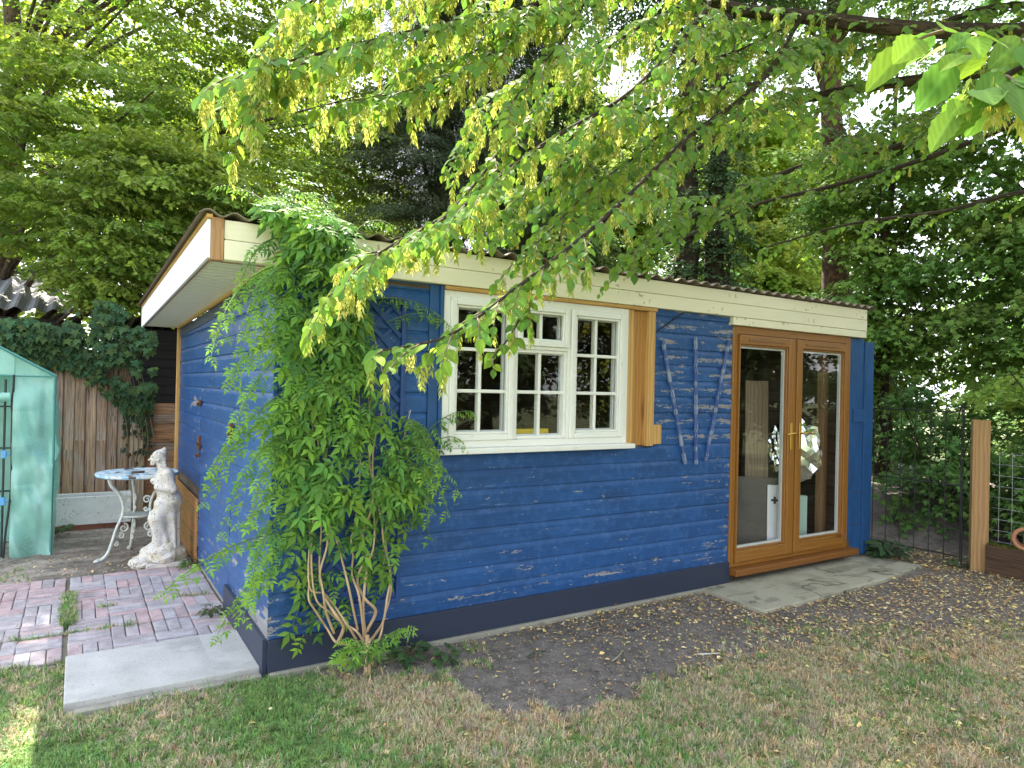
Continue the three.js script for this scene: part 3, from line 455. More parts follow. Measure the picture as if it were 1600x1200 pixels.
  // fascia: long boards along the front, short one over the doors, white board on the left eave
  const fz = 0.05; const fasc = [[-0.267, 5.393, 2.258, 2.357, 0], [-0.267, 5.391, 2.155, 2.256, 0.003], [3.53, 5.389, 2.090, 2.1535, 0.001]];
  const creamMat = std({ roughness: 0.55, map: colorTex(1024, 256, (u, v, o) => { const x = u * 3, y = v * 0.5, sp = sstep(0.80, 0.86, vn(x * 40, y * 40, 101)) * sstep(0.55, 0.7, vn(x * 4, y * 6, 102)), k = 0.98 + 0.10 * (fbm(x * 3, y * 9, 3, 103) - 0.5) + 0.05 * (vn(x * 8, y * 160, 104) - 0.5); o[0] = mix(0.80 * k, 0.25, sp * 0.6); o[1] = mix(0.735 * k, 0.2, sp * 0.6); o[2] = mix(0.53 * k, 0.1, sp * 0.6); }, 1 / 3, 2), bumpMap: woodBump, bumpScale: 0.0005 });
  fasc.forEach(([a, b, y0, y1, dz]) => part(shed, 'fascia_board', [box(a, b, y0, y1, -0.017, fz - 0.008 + dz, 0.006)], creamMat));
  part(shed, 'fascia_backing', [box(-0.266, 5.38, 2.153, 2.35, -0.045, -0.018, 0)], M.rawEnd);
  // the eave turns the corner: raw post end, white side board, ribbed soffit
  const dy = z => 0.0215 * z;      // the roof falls to the back
  part(shed, 'eave_post', [box(-0.328, -0.269, 2.150, 2.362, -0.02, fz - 0.002, 0.002, 'y')], M.rawEnd, 'raw brown timber end at the eave corner');
  const tilt = (g, y0) => { g.rotateX(-0.0215); g.translate(0, y0, 0); return g; };
  part(shed, 'side_fascia', [tilt(box(-0.345, -0.329, -0.196, -0.002, -4.10, fz - 0.01, 0.003), 2.352)], M.whiteBoard); part(shed, 'side_fascia_edge', [tilt(box(-0.352, -0.322, 0.0, 0.022, -4.11, fz, 0.002), 2.352)], M.pine); part(shed, 'side_fascia_edge', [tilt(box(-0.3285, -0.312, -0.192, -0.16, -4.10, -0.03, 0.002), 2.352)], M.rawEnd);
  for (let k = 0; k < 41; k++) { const z1 = 0.012 - k * 0.1, y = 2.168 + dy(z1); part(shed, 'soffit_strip', k % 2 ? SOFA() : SOFB(), SOFM()).position.set(-0.16, y, z1 - 0.05); }
  function SOFA() { return SOFA.g ||= tilt(box(-0.152, 0.158, 0, 0.014, -0.036, 0.036, 0.006), 0); } function SOFB() { return SOFB.g ||= tilt(box(-0.152, 0.158, 0, 0.014, -0.0355, 0.0355, 0.006), 0); } function SOFM() { return SOFM.m ||= std({ color: C(0.84, 0.78, 0.62), roughness: 0.5 }); }
  part(shed, 'soffit_backing', [tilt(box(-0.31, -0.005, 0.044, 0.052, -4.08, 0.0, 0), 2.168)], M.barkDark);
  part(shed, 'top_board', [tilt(box(-0.008, 0.004, -0.085, -0.004, -3.95, -0.003, 0.002), 2.152)], std({ color: C(0.05, 0.085, 0.19), roughness: 0.5, map: oldWoodCol }), 'greyed blue top board under the eave');
  part(shed, 'eave_batten', [tilt(box(-0.035, -0.012, -0.018, 0.002, -3.96, -0.002, 0.003), 2.166)], M.pine);
  // corrugated roof sheet
  { const pos = [], idx = [], uv = [], n = 46 * 8, m = 7, A = 0.014, pitch = 0.1255, X0 = -0.39, X1 = 5.50, rr = rngOf(31);
    for (let side = 0; side < 2; side++) for (let j = 0; j <= m; j++) for (let i = 0; i <= n; i++) { const x = mix(X0, X1, i / n), rag = j === 0 ? 0.03 * vn(x * 2.2, 3, 6) + 0.012 * vn(x * 9, 1, 8) : 0, z = mix(0.095, -4.2, j / m) - rag; pos.push(x, 2.381 + A * Math.sin(x / pitch * 2 * Math.PI) + dy(z) - side * 0.007, z); uv.push(x, z); }
    const st = (m + 1) * (n + 1); for (let side = 0; side < 2; side++) for (let j = 0; j < m; j++) for (let i = 0; i < n; i++) { const a = side * st + j * (n + 1) + i, b = a + n + 1; side ? idx.push(a, b, a + 1, a + 1, b, b + 1) : idx.push(a, a + 1, b, b, a + 1, b + 1); }
    for (let i = 0; i < n; i++) { for (const j of [0, m]) { const a = j * (n + 1) + i; j ? idx.push(a, a + 1, a + st, a + st, a + 1, a + 1 + st) : idx.push(a, a + st, a + 1, a + 1, a + st, a + 1 + st); } }
    const g = new THREE.BufferGeometry(); g.setAttribute('position', new THREE.Float32BufferAttribute(pos, 3)); g.setAttribute('uv', new THREE.Float32BufferAttribute(uv, 2)); g.setIndex(idx); const gg = g.toNonIndexed(); gg.computeVertexNormals();
    part(shed, 'roof', toCreasedNormals(gg, 0.6), std({ color: C(0.26, 0.21, 0.16), map: concreteCol, bumpMap: grain, bumpScale: 0.004, roughness: 0.95 }), 'weathered brown corrugated roof sheet'); }
  // trims round the window: blue boards, new pine uprights, pine head board
  part(shed, 'window_trim', [box(0.887, 0.95, 1.135, 2.153, -0.017, 0.012, 0.003)], trimMat); part(shed, 'window_trim', [box(0.951, 0.974, 1.137, 2.151, -0.017, 0.028, 0.003)], trimMat);
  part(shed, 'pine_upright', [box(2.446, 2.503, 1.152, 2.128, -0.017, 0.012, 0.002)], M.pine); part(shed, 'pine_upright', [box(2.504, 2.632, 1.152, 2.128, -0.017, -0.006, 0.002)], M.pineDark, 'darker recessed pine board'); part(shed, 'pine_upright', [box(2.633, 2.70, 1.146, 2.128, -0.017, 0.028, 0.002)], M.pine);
  part(shed, 'pine_head', [box(0.976, 2.712, 2.1285, 2.1525, -0.017, 0.034, 0.002)], M.pine); part(shed, 'pine_block', [box(2.705, 2.785, 1.158, 1.300, 0.001, 0.022, 0.002, 'y')], M.pine);
  // --- window: outer frame with sashes, bars, panes and sill
  const whiteMat = phy({ roughness: 0.36, map: colorTex(512, 512, (u, v, o) => { const d = sstep(0.74, 0.82, fbm(u * 20, v * 20, 4, 111)) * 0.25, k = 0.985 + 0.05 * (fbm(u * 5, v * 5, 3, 112) - 0.5); o[0] = (0.80 - d * 0.3) * k; o[1] = (0.785 - d * 0.32) * k; o[2] = (0.72 - d * 0.36) * k; }) });
  const win = part(shed, 'window', [...frameGeo(0.9765, 2.4445, 1.173, 2.1275, 0.044, -0.06, 0.020), box(1.4795, 1.4995, 1.217, 2.0835, -0.06, 0.017, 0.003), box(1.9135, 1.9315, 1.217, 2.0835, -0.06, 0.017, 0.003), box(1.4995, 1.9135, 1.800, 1.822, -0.06, 0.017, 0.003)], whiteMat, 'white plastic casement window');
  part(win, 'sill', [box(0.936, 2.476, 1.139, 1.1725, -0.06, 0.085, 0.006)], whiteMat);
  const beads = (x0, x1, y0, y1, d) => { const s = 0.016; return [[x0, x0, y0, y1, 0], [x1, x1, y0, y1, 0]].length ? frameGeo(x0, x1, y0, y1, s, d - 0.035, d - 0.009, 0.006) : []; };
  const sash = (x0, x1, y0, y1, w, out) => part(win, 'sash', [...frameGeo(x0, x1, y0, y1, w - 0.014, -0.045, out, 0.006), ...beads(x0 + w - 0.014, x1 - w + 0.014, y0 + w - 0.014, y1 - w + 0.014, out)], whiteMat);
  const unit = (x0, x1, y0, y1, xs, ys, z) => {   // one double glazed unit: pane, bars before it and between the glass
    const X = [x0, ...xs, x1], Y = [y0, ...ys, y1], b = 0.011;
    for (let i = 0; i < X.length - 1; i++) for (let j = 0; j < Y.length - 1; j++) { const a = X[i] + (i ? b * 0.6 : 0), c = X[i + 1] - (i < X.length - 2 ? b * 0.6 : 0), d = Y[j] + (j ? b * 0.6 : 0), e = Y[j + 1] - (j < Y.length - 2 ? b * 0.6 : 0), g = new THREE.PlaneGeometry(c - a, e - d); g.translate((a + c) / 2, (d + e) / 2, z); part(win, 'pane', g, M.glass); }
    for (const x of xs) { part(win, 'glazing_bar', [box(x - b, x + b, y0, y1, z + 0.002, z + 0.017, 0.006)], whiteMat); part(win, 'glazing_bar', [box(x - b * 0.8, x + b * 0.8, y0, y1, z - 0.028, z - 0.006, 0.002)], whiteMat); }
    for (const y of ys) { part(win, 'glazing_bar', [box(x0, x1, y - b, y + b, z + 0.0035, z + 0.0185, 0.006)], whiteMat); part(win, 'glazing_bar', [box(x0, x1, y - b * 0.8, y + b * 0.8, z - 0.0265, z - 0.0075, 0.002)], whiteMat); }
    part(win, 'spacer', frameGeo(x0, x1, y0, y1, 0.012, z - 0.028, z - 0.005, 0.001), M.spacer);
  };
  sash(1.021, 1.479, 1.2175, 2.083, 0.052, 0.034); sash(1.932, 2.400, 1.2175, 2.083, 0.052, 0.034); sash(1.500, 1.913, 1.8225, 2.083, 0.046, 0.034);
  part(win, 'fixed_light', frameGeo(1.4998, 1.9132, 1.2175, 1.7998, 0.022, -0.045, 0.005, 0.005), whiteMat);
  unit(1.068, 1.432, 1.266, 2.036, [1.245], [1.522, 1.780], -0.015); unit(1.979, 2.352, 1.266, 2.036, [2.165], [1.522, 1.780], -0.015); unit(1.518, 1.895, 1.236, 1.783, [1.700], [1.522], -0.022); unit(1.543, 1.870, 1.865, 2.040, [1.700], [], -0.015);
  // --- glazed double doors
  const dr = part(shed, 'glazed_doors', [box(3.571, 3.632, 0.14, 2.088, -0.06, 0.004, 0.004), box(5.137, 5.198, 0.14, 2.088, -0.06, 0.004, 0.004), box(3.632, 5.137, 2.026, 2.088, -0.06, 0.004, 0.004), box(3.632, 5.137, 0.14, 0.172, -0.06, 0.004, 0.004)], M.oak, 'brown timber-look double glazed doors');
  part(dr, 'sill', [box(3.572, 5.265, 0.084, 0.138, -0.06, 0.085, 0.008)], M.oakSill);
  const leaf = (x0, x1, gx0, gx1) => {
    part(dr, 'door_leaf', [box(x0, gx0, 0.176, 2.022, -0.05, 0.022, 0.006), box(gx1, x1, 0.176, 2.022, -0.05, 0.022, 0.006), box(gx0, gx1, 0.176, 0.272, -0.05, 0.022, 0.006), box(gx0, gx1, 1.945, 2.022, -0.05, 0.022, 0.006), ...frameGeo(gx0, gx1, 0.272, 1.945, 0.016, -0.03, 0.010, 0.006)], M.oak);
    const g = new THREE.PlaneGeometry(gx1 - gx0 - 0.03, 1.643); g.translate((gx0 + gx1) / 2, 1.1085, -0.012); part(dr, 'pane', g, M.glass);
    part(dr, 'spacer', frameGeo(gx0 + 0.014, gx1 - 0.014, 0.287, 1.93, 0.016, -0.04, -0.015, 0.001), M.spacer);
    part(dr, 'trickle_vent', [box(x0 + 0.11, x1 - 0.16, 1.972, 1.992, 0.022, 0.029, 0.003)], std({ color: C(0.22, 0.10, 0.03), roughness: 0.5 }));
    return dr;
  };
  leaf(3.636, 4.374, 3.648, 4.272); leaf(4.388, 5.133, 4.462, 5.092);
  part(dr, 'meeting_strip', [box(4.366, 4.396, 0.18, 2.02, 0.0225, 0.036, 0.005)], M.oak);
  for (const x of [4.313, 4.432]) { part(dr, 'handle', [box(x - 0.015, x + 0.015, 1.07, 1.30, 0.022, 0.032, 0.004), tube([[x, 1.21, 0.03], [x, 1.212, 0.075], [x + (x < 4.37 ? -0.02 : 0.02), 1.215, 0.08], [x + (x < 4.37 ? -0.13 : 0.13), 1.205, 0.078]], 0.009, 0.007, 8)], M.brass); }
  // blue boards right of the doors
  for (const [a, b, y0, y1, z] of [[5.2, 5.268, 0.20, 2.085, -0.006], [5.269, 5.44, 0.64, 2.085, -0.010], [5.441, 5.585, 0.05, 2.06, 0.004], [5.269, 5.44, 0.05, 0.33, -0.006], [5.269, 5.44, 0.335, 0.635, -0.012], [5.269, 5.44, 1.30, 1.42, 0.004]]) part(shed, 'corner_board', [box(a, b, y0, y1, -0.018 - (z === 0.004 && a < 5.3 ? -0.013 : 0.006), z, 0.003, 'y')], trimMat);
  part(shed, 'corner_board', [box(5.545, 5.585, 0.02, 2.05, -0.5, -0.026, 0.003, 'y')], trimMat);
}
// three tapering battens left from a fan trellis
{
  const t = thing('fan_trellis', 'three blue slats of a fan trellis splayed on the wall beside the doors', 'trellis', [3.15, 1.0, 0.0]);
  const m = std({ roughness: 0.6, map: colorTex(256, 256, (u, v, o) => { const p = sstep(0.5, 0.62, fbm(u * 10, v * 10, 4, 121)), k = 0.8 + 0.6 * fbm(u * 6, v * 6, 2, 122); o[0] = mix(0.045 * k, 0.26, p); o[1] = mix(0.085 * k, 0.29, p); o[2] = mix(0.24 * k, 0.36, p); }, 2, 5) });
  for (const [a, b, c, d] of [[-0.365, 0.93, -0.10, 0.0], [-0.018, 0.97, 0.02, -0.01], [0.362, 0.965, 0.125, 0.012]]) { const L = Math.hypot(c - a, d - b), g = box(-0.0135, 0.0135, 0, L, 0.003, 0.022, 0.003); const q = part(t, 'slat', g, m); q.position.set(c, d, 0); q.rotation.z = Math.atan2(-(a - c), b - d); }
  const w = part(scene, 'cable', tube([[2.71, 1.98, 0.012], [2.80, 2.03, 0.016], [2.93, 2.11, 0.016], [3.00, 2.148, 0.02]], 0.006, 0.005, 6), M.rubber); info(w, 'short black cable slanting under the fascia beside the pine upright', 'cable');
}
// things seen through the glazed doors and the window
{
  const board = (name, label, cat, w, h, d, mat, p, ry, lean, group) => { const t = thing(name, label, cat, p, ry); const g = box(-w / 2, w / 2, 0, h, -d / 2, d / 2, 0.004); g.rotateX(-lean); part(t, 'board', g, mat); return t; };
  board('leaning_plank', 'tan wooden plank leaning behind the left door pane', 'plank', 0.20, 1.58, 0.02, std({ color: C(0.42, 0.33, 0.22), map: woodCol }), [4.30, 0.09, -0.30], -0.75, 0.10);
  board('grey_panel', 'grey-brown board leaning low behind the left door pane', 'board', 0.36, 0.72, 0.02, std({ color: C(0.15, 0.135, 0.115), map: concreteCol }), [4.20, 0.09, -0.20], -0.75, 0.06);
  const wp = board('white_panel', 'narrow white panel with a black cross-shaped catch behind the left door pane', 'panel', 0.12, 0.66, 0.025, M.whiteBoard, [4.28, 0.09, -0.10], -0.75, 0.06);
  part(wp, 'catch', [box(-0.008, 0.008, 0.50, 0.56, 0.022 - 0.04, 0.03 - 0.03, 0.002), box(-0.028, 0.028, 0.522, 0.538, 0.021 - 0.04, 0.031 - 0.03, 0.002)], M.iron);
  board('foam_board', 'pale green insulation strip standing under the foil bundle', 'board', 0.09, 0.52, 0.06, std({ color: C(0.42, 0.56, 0.46) }), [4.83, 0.09, -0.22], -0.75, 0.02);
  const st = thing('wooden_stud', 'brown timber stud upright behind the right door pane', 'post', [5.12, 0.09, -0.22]); part(st, 'stud', [box(-0.045, 0.045, 0, 1.98, -0.03, 0.03, 0.003)], std({ color: C(0.30, 0.19, 0.10), map: woodCol }));
  const f = thing('foil_bundle', 'round crumpled silver foil bundle behind the door handles', 'foil', [4.78, 0.61, -0.30], -0.78); const foil = std({ color: C(0.85, 0.86, 0.86), metalness: 1, roughness: 0.16 });
  const crumple = (sx, sy, sz, sd, amp) => { const g = new THREE.IcosahedronGeometry(1, 5); const p = g.attributes.position; for (let i = 0; i < p.count; i++) { const x = p.getX(i), y = p.getY(i), z = p.getZ(i), a = Math.abs(vn(x * 4 + z * 3 + sd, y * 4 + z * 2 + 20, 3) - 0.5) * 2, b = Math.abs(vn(x * 9 + sd, y * 9 + z * 8 + 20, 7) - 0.5) * 2, k = 1 + amp * (a - 0.5) + amp * 0.5 * (b - 0.5); p.setXYZ(i, x * k * sx, y * k * sy, z * k * sz); } g.computeVertexNormals(); return g; };
  part(f, 'ring', crumple(0.25, 0.315, 0.10, 33, 0.22).translate(0.02, 0.41, 0), foil); part(f, 'sheet', crumple(0.10, 0.20, 0.09, 51, 0.4).translate(-0.16, 0.42, 0.06), foil); part(f, 'stand', [box(-0.03, 0.03, -0.52, 0.16, -0.03, 0.03, 0.005)], M.spacer);
  const y = thing('yellow_tray', 'yellow tray on the ledge inside the white window', 'tray', [1.69, 1.175, -0.13]); part(y, 'tray', [box(-0.17, 0.17, 0.0, 0.10, -0.03, 0.02, 0.008)], std({ color: C(0.72, 0.52, 0.02), roughness: 0.5 })); part(shed, 'window_ledge', [box(0.98, 2.44, 1.14, 1.172, -0.30, -0.092, 0.004)], M.inside);
}

// ---------------------------------------------------------------- left side: fence, sheds beyond, greenhouse, table, statue, trough
{
  const r = rngOf(801), FZ = -5.35;
  const fence = thing('board_fence', 'weathered upright board fence behind the table and trough', 'fence', [-1.6, 0, FZ]);
  const wedge = k => { const g = box(-0.047, 0.047, 0.02, 1.86, -0.011, 0.011, 0.002); const p = g.attributes.position; for (let i = 0; i < p.count; i++) { if (p.getZ(i) > 0) p.setZ(i, 0.002 + 0.016 * (p.getX(i) + 0.058) / 0.116 * (k % 2 ? 1 : 1)); p.setX(i, p.getX(i) + (vn(p.getY(i) * 3 + k * 5, k, 3) - 0.5) * 0.006); } g.computeVertexNormals(); return g; };
  const STRIP = box(-0.022, 0.022, 0.03, 1.82, -0.006, 0.003, 0.001), ws = [0, 1, 2, 3, 4].map(wedge), FT = [1, 0.86, 1.1, 0.94, 0.78].map((k, i) => { const q = M.fence.clone(); q.color.multiplyScalar(k); q.color.b *= 0.94 + 0.03 * i; return q; });
  for (let i = 0; i < 22; i++) { const m = part(fence, 'board', ws[i % 5], FT[Math.floor(r() * 5)]); m.position.set(-1.02 + i * 0.1045, (r() - 0.5) * 0.03, (i % 2) * 0.006 + r() * 0.003); m.rotation.z = (r() - 0.5) * 0.006; const bt = part(fence, 'cover_strip', STRIP, M.fence2); bt.position.set(-1.02 + i * 0.1045 + 0.052, 0, -0.012); }
  for (const y of [0.35, 1.5]) part(fence, 'rail', [box(-1.1, 1.23, y - 0.04, y + 0.04, -0.07, -0.012, 0.004)], M.fence2);
  const gp = thing('fence_post', 'grey timber fence post wrapped in ivy between the two fences', 'post', [-0.275, 0, FZ + 0.05]); part(gp, 'post', [box(-0.075, 0.075, -0.1, 1.44, -0.05, 0.05, 0.006)], M.greyPost); part(gp, 'cap', [box(-0.083, 0.083, 1.441, 1.462, -0.058, 0.058, 0.005)], M.greyPost);
  const lapf = thing('lap_fence', 'brown horizontal lap fence panel behind the statue', 'fence', [0.36, 0, FZ - 0.04]);
  for (let k = 0; k < 11; k++) { const g = box(-0.55, 0.55, 0, 0.125, -0.006, 0.006, 0.002); g.rotateX(-0.07); const m = part(lapf, 'board', g, k % 3 ? M.lap : M.fence2); m.position.set(0, 0.03 + k * 0.111, 0.004 * (k % 2)); } part(lapf, 'edge', [box(-0.555, -0.515, 0.0, 1.28, 0.012, 0.035, 0.003)], M.lap);
  // black outbuilding behind the lap fence
  const bs = thing('black_outbuilding', 'black boarded outbuilding with corrugated roof beyond the lap fence', 'shed', [1.2, 0, -6.35]);
  for (let k = 0; k < 18; k++) { const g = box(-1.65, 1.6, 0, 0.14, -0.008, 0.008, 0.002); g.rotateX(-0.1); part(bs, 'board', g, M.blackBoard).position.set(0, 0.05 + k * 0.118, 0); }
  part(bs, 'wall', [box(-1.64, 1.6, 0, 2.15, -2.2, -0.03, 0.002)], M.blackBoard);
  const corr = (w, d, pitch, A, mat, parent, name) => { const n = Math.round(w / pitch * 6), g = new THREE.PlaneGeometry(w, d, n, 2); g.rotateX(-Math.PI / 2); const p = g.attributes.position; for (let i = 0; i < p.count; i++) p.setY(i, A * Math.asin(Math.sin(p.getX(i) / pitch * 6.2832)) / 1.57); const q = g.toNonIndexed(); q.computeVertexNormals(); const u = q.clone(); u.translate(0, -0.006, 0); return part(parent, name, [q, u], mat); };
  const sheet = std({ color: C(0.17, 0.17, 0.18), map: concreteCol, roughness: 0.7 });
  const cr = corr(3.5, 2.6, 0.13, 0.025, std({ color: C(0.20, 0.18, 0.16), map: concreteCol, roughness: 0.9 }), bs, 'roof'); cr.position.set(0, 2.27, -1.12); cr.rotation.x = -0.06;
  const nb = thing('neighbour_outbuilding', 'neighbouring outbuilding with pale corrugated metal roof above the ivy', 'shed', [-2.35, 0, -7.0]);
  part(nb, 'wall', [box(-1.7, 1.5, 0, 2.3, -2.4, -0.05, 0.002)], M.blackBoard); const nr = corr(3.6, 2.9, 0.2, 0.035, sheet, nb, 'roof'); nr.position.set(-0.05, 2.76, -1.2); nr.rotation.x = 0.26;
  part(nb, 'roof_batten', [box(-1.85, 1.72, 0, 0.09, -0.03, 0.03, 0.003)], sheet).position.set(0, 3.16, -2.62);
  // trough on bricks
  const tr = thing('trough_planter', 'long white rectangular trough planter standing on bricks by the fence', 'planter', [-0.74, 0.055, -4.62], -0.03);
  const tw = std({ roughness: 0.6, map: colorTex(512, 256, (u, v, o) => { const s = sstep(0.76, 0.84, vn(u * 110, v * 50, 131)) * sstep(0.45, 0.65, fbm(u * 9, v * 6, 3, 132)), k = 0.95 + 0.2 * (fbm(u * 6, v * 8, 3, 133) - 0.5); o[0] = mix(0.70 * k, 0.2, s * 0.6); o[1] = mix(0.69 * k, 0.18, s * 0.6); o[2] = mix(0.66 * k, 0.15, s * 0.6); }, 1, 2) });
  part(tr, 'front', [box(-0.375, 0.375, 0, 0.285, 0.12, 0.145, 0.006)], tw); part(tr, 'back', [box(-0.375, 0.375, 0, 0.285, -0.145, -0.12, 0.006)], tw); part(tr, 'end', [box(-0.375, -0.35, 0.001, 0.284, -0.12, 0.12, 0.004)], tw); part(tr, 'end', [box(0.35, 0.375, 0.001, 0.284, -0.12, 0.12, 0.004)], tw); part(tr, 'base', [box(-0.35, 0.35, 0.004, 0.05, -0.12, 0.12, 0.002)], tw);
  for (const [x, g] of [[-0.90, 0], [-0.50, 0], [-0.72, 1]]) { const b = part(scene, 'support_brick', box(-0.105, 0.105, -0.012, 0.055, -0.05, 0.05, 0.004), std({ color: C(0.30, 0.12, 0.08), map: concreteCol, roughness: 0.9 })); b.position.set(x, 0, -4.56 + 0.01 * g); b.rotation.y = g * 0.1; info(b, g ? 'red brick under the middle of the white trough' : x < -0.7 ? 'red brick under the left end of the white trough' : 'red brick under the right end of the white trough', 'brick', 'bricks under the trough'); }
}
// green plastic greenhouse
{
  const gh = thing('plastic_greenhouse', 'small green mesh-film walk-in greenhouse with pitched top by the fence', 'greenhouse', [-1.76, 0, -3.86]);
  const W = 0.72, E = 1.56, A = 1.98, D = 0.74;
  const film = phy({ roughness: 0.35, transmission: 0.5, thickness: 0, side: THREE.DoubleSide, bumpScale: 0.001, map: colorTex(512, 512, (u, v, o) => { const gx = Math.abs((u * 64) % 1 - 0.5) > 0.38, gy = Math.abs((v * 64) % 1 - 0.5) > 0.38, k = (gx || gy ? 1.18 : 0.92) * (0.9 + 0.3 * fbm(u * 6, v * 6, 3, 141)); o[0] = 0.36 * k; o[1] = 0.66 * k; o[2] = 0.56 * k; }, 1.6, 1.6), bumpMap: grayTex(256, 256, (u, v) => fbm(u * 10, v * 10, 4, 142), 1.5, 1.5) });
  const hem = std({ color: C(0.05, 0.21, 0.19), roughness: 0.5 });
  const cloth = (f, nu, nv) => { const pos = [], uv = [], idx = []; for (let j = 0; j <= nv; j++) for (let i = 0; i <= nu; i++) { const u = i / nu, v = j / nv, p = f(u, v); pos.push(...p); uv.push(p[0] + p[2] * 1.01, p[1]); } for (let j = 0; j < nv; j++) for (let i = 0; i < nu; i++) { const a = j * (nu + 1) + i, b = a + nu + 1; idx.push(a, a + 1, b, b, a + 1, b + 1); } const g = new THREE.BufferGeometry(); g.setAttribute('position', new THREE.Float32BufferAttribute(pos, 3)); g.setAttribute('uv', new THREE.Float32BufferAttribute(uv, 2)); g.setIndex(idx); g.computeVertexNormals(); return g; };
  const wr = (a, b) => (fbm(a * 4.1 + 7, b * 3.3 + 3, 4, 145) - 0.5) * 0.24 + 0.014 * Math.sin(a * 9 + b * 4) + 0.03 * Math.abs(vn(a * 7 + b * 5, b * 4, 9) - 0.5);
  const topY = x => E + (A - E) * clamp(1 - Math.abs(x) / W);
  part(gh, 'front_panel', cloth((u, v) => { const x = mix(0.43, W, u), fl = sstep(0.22, 0, v); return [x - 0.02 * v * 0, v * topY(x), D / 2 + wr(x, v * 1.6) * (0.3 + 0.7 * Math.sin(v * 3.14)) + 0.05 * fl * Math.sin(u * 7 + v * 9) + 0.03 * sstep(0.5, 0.2, v) * Math.sin(v * 22 + u * 3)]; }, 16, 34), film);
  part(gh, 'front_panel', cloth((u, v) => { const x = mix(-W, -0.34, u); return [x, v * topY(x), D / 2 + wr(x, v * 1.6) * Math.sin(v * 3.14)]; }, 10, 24), film);
  part(gh, 'gable', cloth((u, v) => { const x = mix(-0.34, 0.43, u); return [x, mix(1.56, topY(x), v), D / 2 + 0.004]; }, 12, 6), film);
  for (const s of [1, -1]) { part(gh, 'side_panel', cloth((u, v) => [s * (W + wr(u * 2, v * 1.5) * 0.8 * Math.sin(v * 3.14) + 0.012 * sstep(0.2, 0, v)), v * E, mix(D / 2, -D / 2, u)], 8, 24), film); part(gh, 'roof_panel', cloth((u, v) => [s * mix(W + 0.004, 0, v), mix(E + 0.004, A + 0.004, v) - 0.02 * Math.sin(v * 3.14) * Math.sin(u * 3.14), mix(D / 2 + 0.008, -D / 2, u)], 8, 8), film); }
  part(gh, 'back_panel', cloth((u, v) => { const x = mix(-W, W, u); return [x, v * topY(x), -D / 2]; }, 20, 10), film);
  const tubeM = std({ color: C(0.02, 0.035, 0.035), roughness: 0.5 }), joint = std({ color: C(0.10, 0.34, 0.62), roughness: 0.45 });
  part(gh, 'piping', tube([[-W, E, D / 2 + 0.012], [0, A + 0.005, D / 2 + 0.012], [W, E, D / 2 + 0.012]], 0.012, 0.012, 6, false), hem); part(gh, 'piping', tube([[W, E, D / 2 + 0.012], [W + 0.004, 0.8, D / 2 + 0.012], [W, 0.01, D / 2 + 0.02]], 0.010, 0.010, 6, false), hem); part(gh, 'piping', tube([[-W, E - 0.01, D / 2 + 0.012], [W, E - 0.01, D / 2 + 0.012]], 0.006, 0.006, 5, false), hem);
  part(gh, 'zip', tube([[0.43, 1.56, D / 2 + 0.014], [0.425, 1.1, D / 2 + 0.02], [0.43, 0.6, D / 2 + 0.012], [0.40, 0.2, D / 2 + 0.03], [0.39, 0.01, D / 2 + 0.03]], 0.009, 0.009, 5), M.rubber);
  part(gh, 'tie_strap', [tube([[0.43, 1.5, D / 2 + 0.02], [0.42, 1.3, D / 2 + 0.05], [0.435, 1.18, D / 2 + 0.04], [0.46, 1.13, D / 2 + 0.03], [0.455, 1.22, D / 2 + 0.03], [0.43, 1.26, D / 2 + 0.03]], 0.006, 0.006, 5)], M.rubber);
  part(gh, 'door_flap', tube([[-0.34, 1.38, D / 2 + 0.05], [0, 1.365, D / 2 + 0.055], [0.41, 1.37, D / 2 + 0.05]], 0.045, 0.04, 10), film, 'rolled-up green door flap');
  part(gh, 'crossbar', tube([[-0.34, 1.29, D / 2 + 0.01], [0.43, 1.29, D / 2 + 0.01]], 0.008, 0.008, 6, false), tubeM);
  for (const [x, z] of [[0.37, 0.33], [0.62, 0.30], [-0.62, 0.30], [0.62, -0.30], [-0.62, -0.30]]) part(gh, 'frame_pole', tube([[x, 0, z], [x, 0.8, z], [x, 1.52, z]], 0.010, 0.010, 6, false), tubeM);
  for (const y of [0.48, 0.88]) { part(gh, 'shelf_rail', tube([[0.37, y, 0.33], [0.62, y, 0.33]], 0.009, 0.009, 6, false), joint); for (const x of [0.37, 0.62]) part(gh, 'joint', [box(x - 0.018, x + 0.018, y - 0.035, y + 0.035, 0.312, 0.348, 0.006)], joint); part(gh, 'shelf_rail', tube([[0.26, y, -0.30], [0.62, y, -0.30]], 0.008, 0.008, 6, false), tubeM); }
}
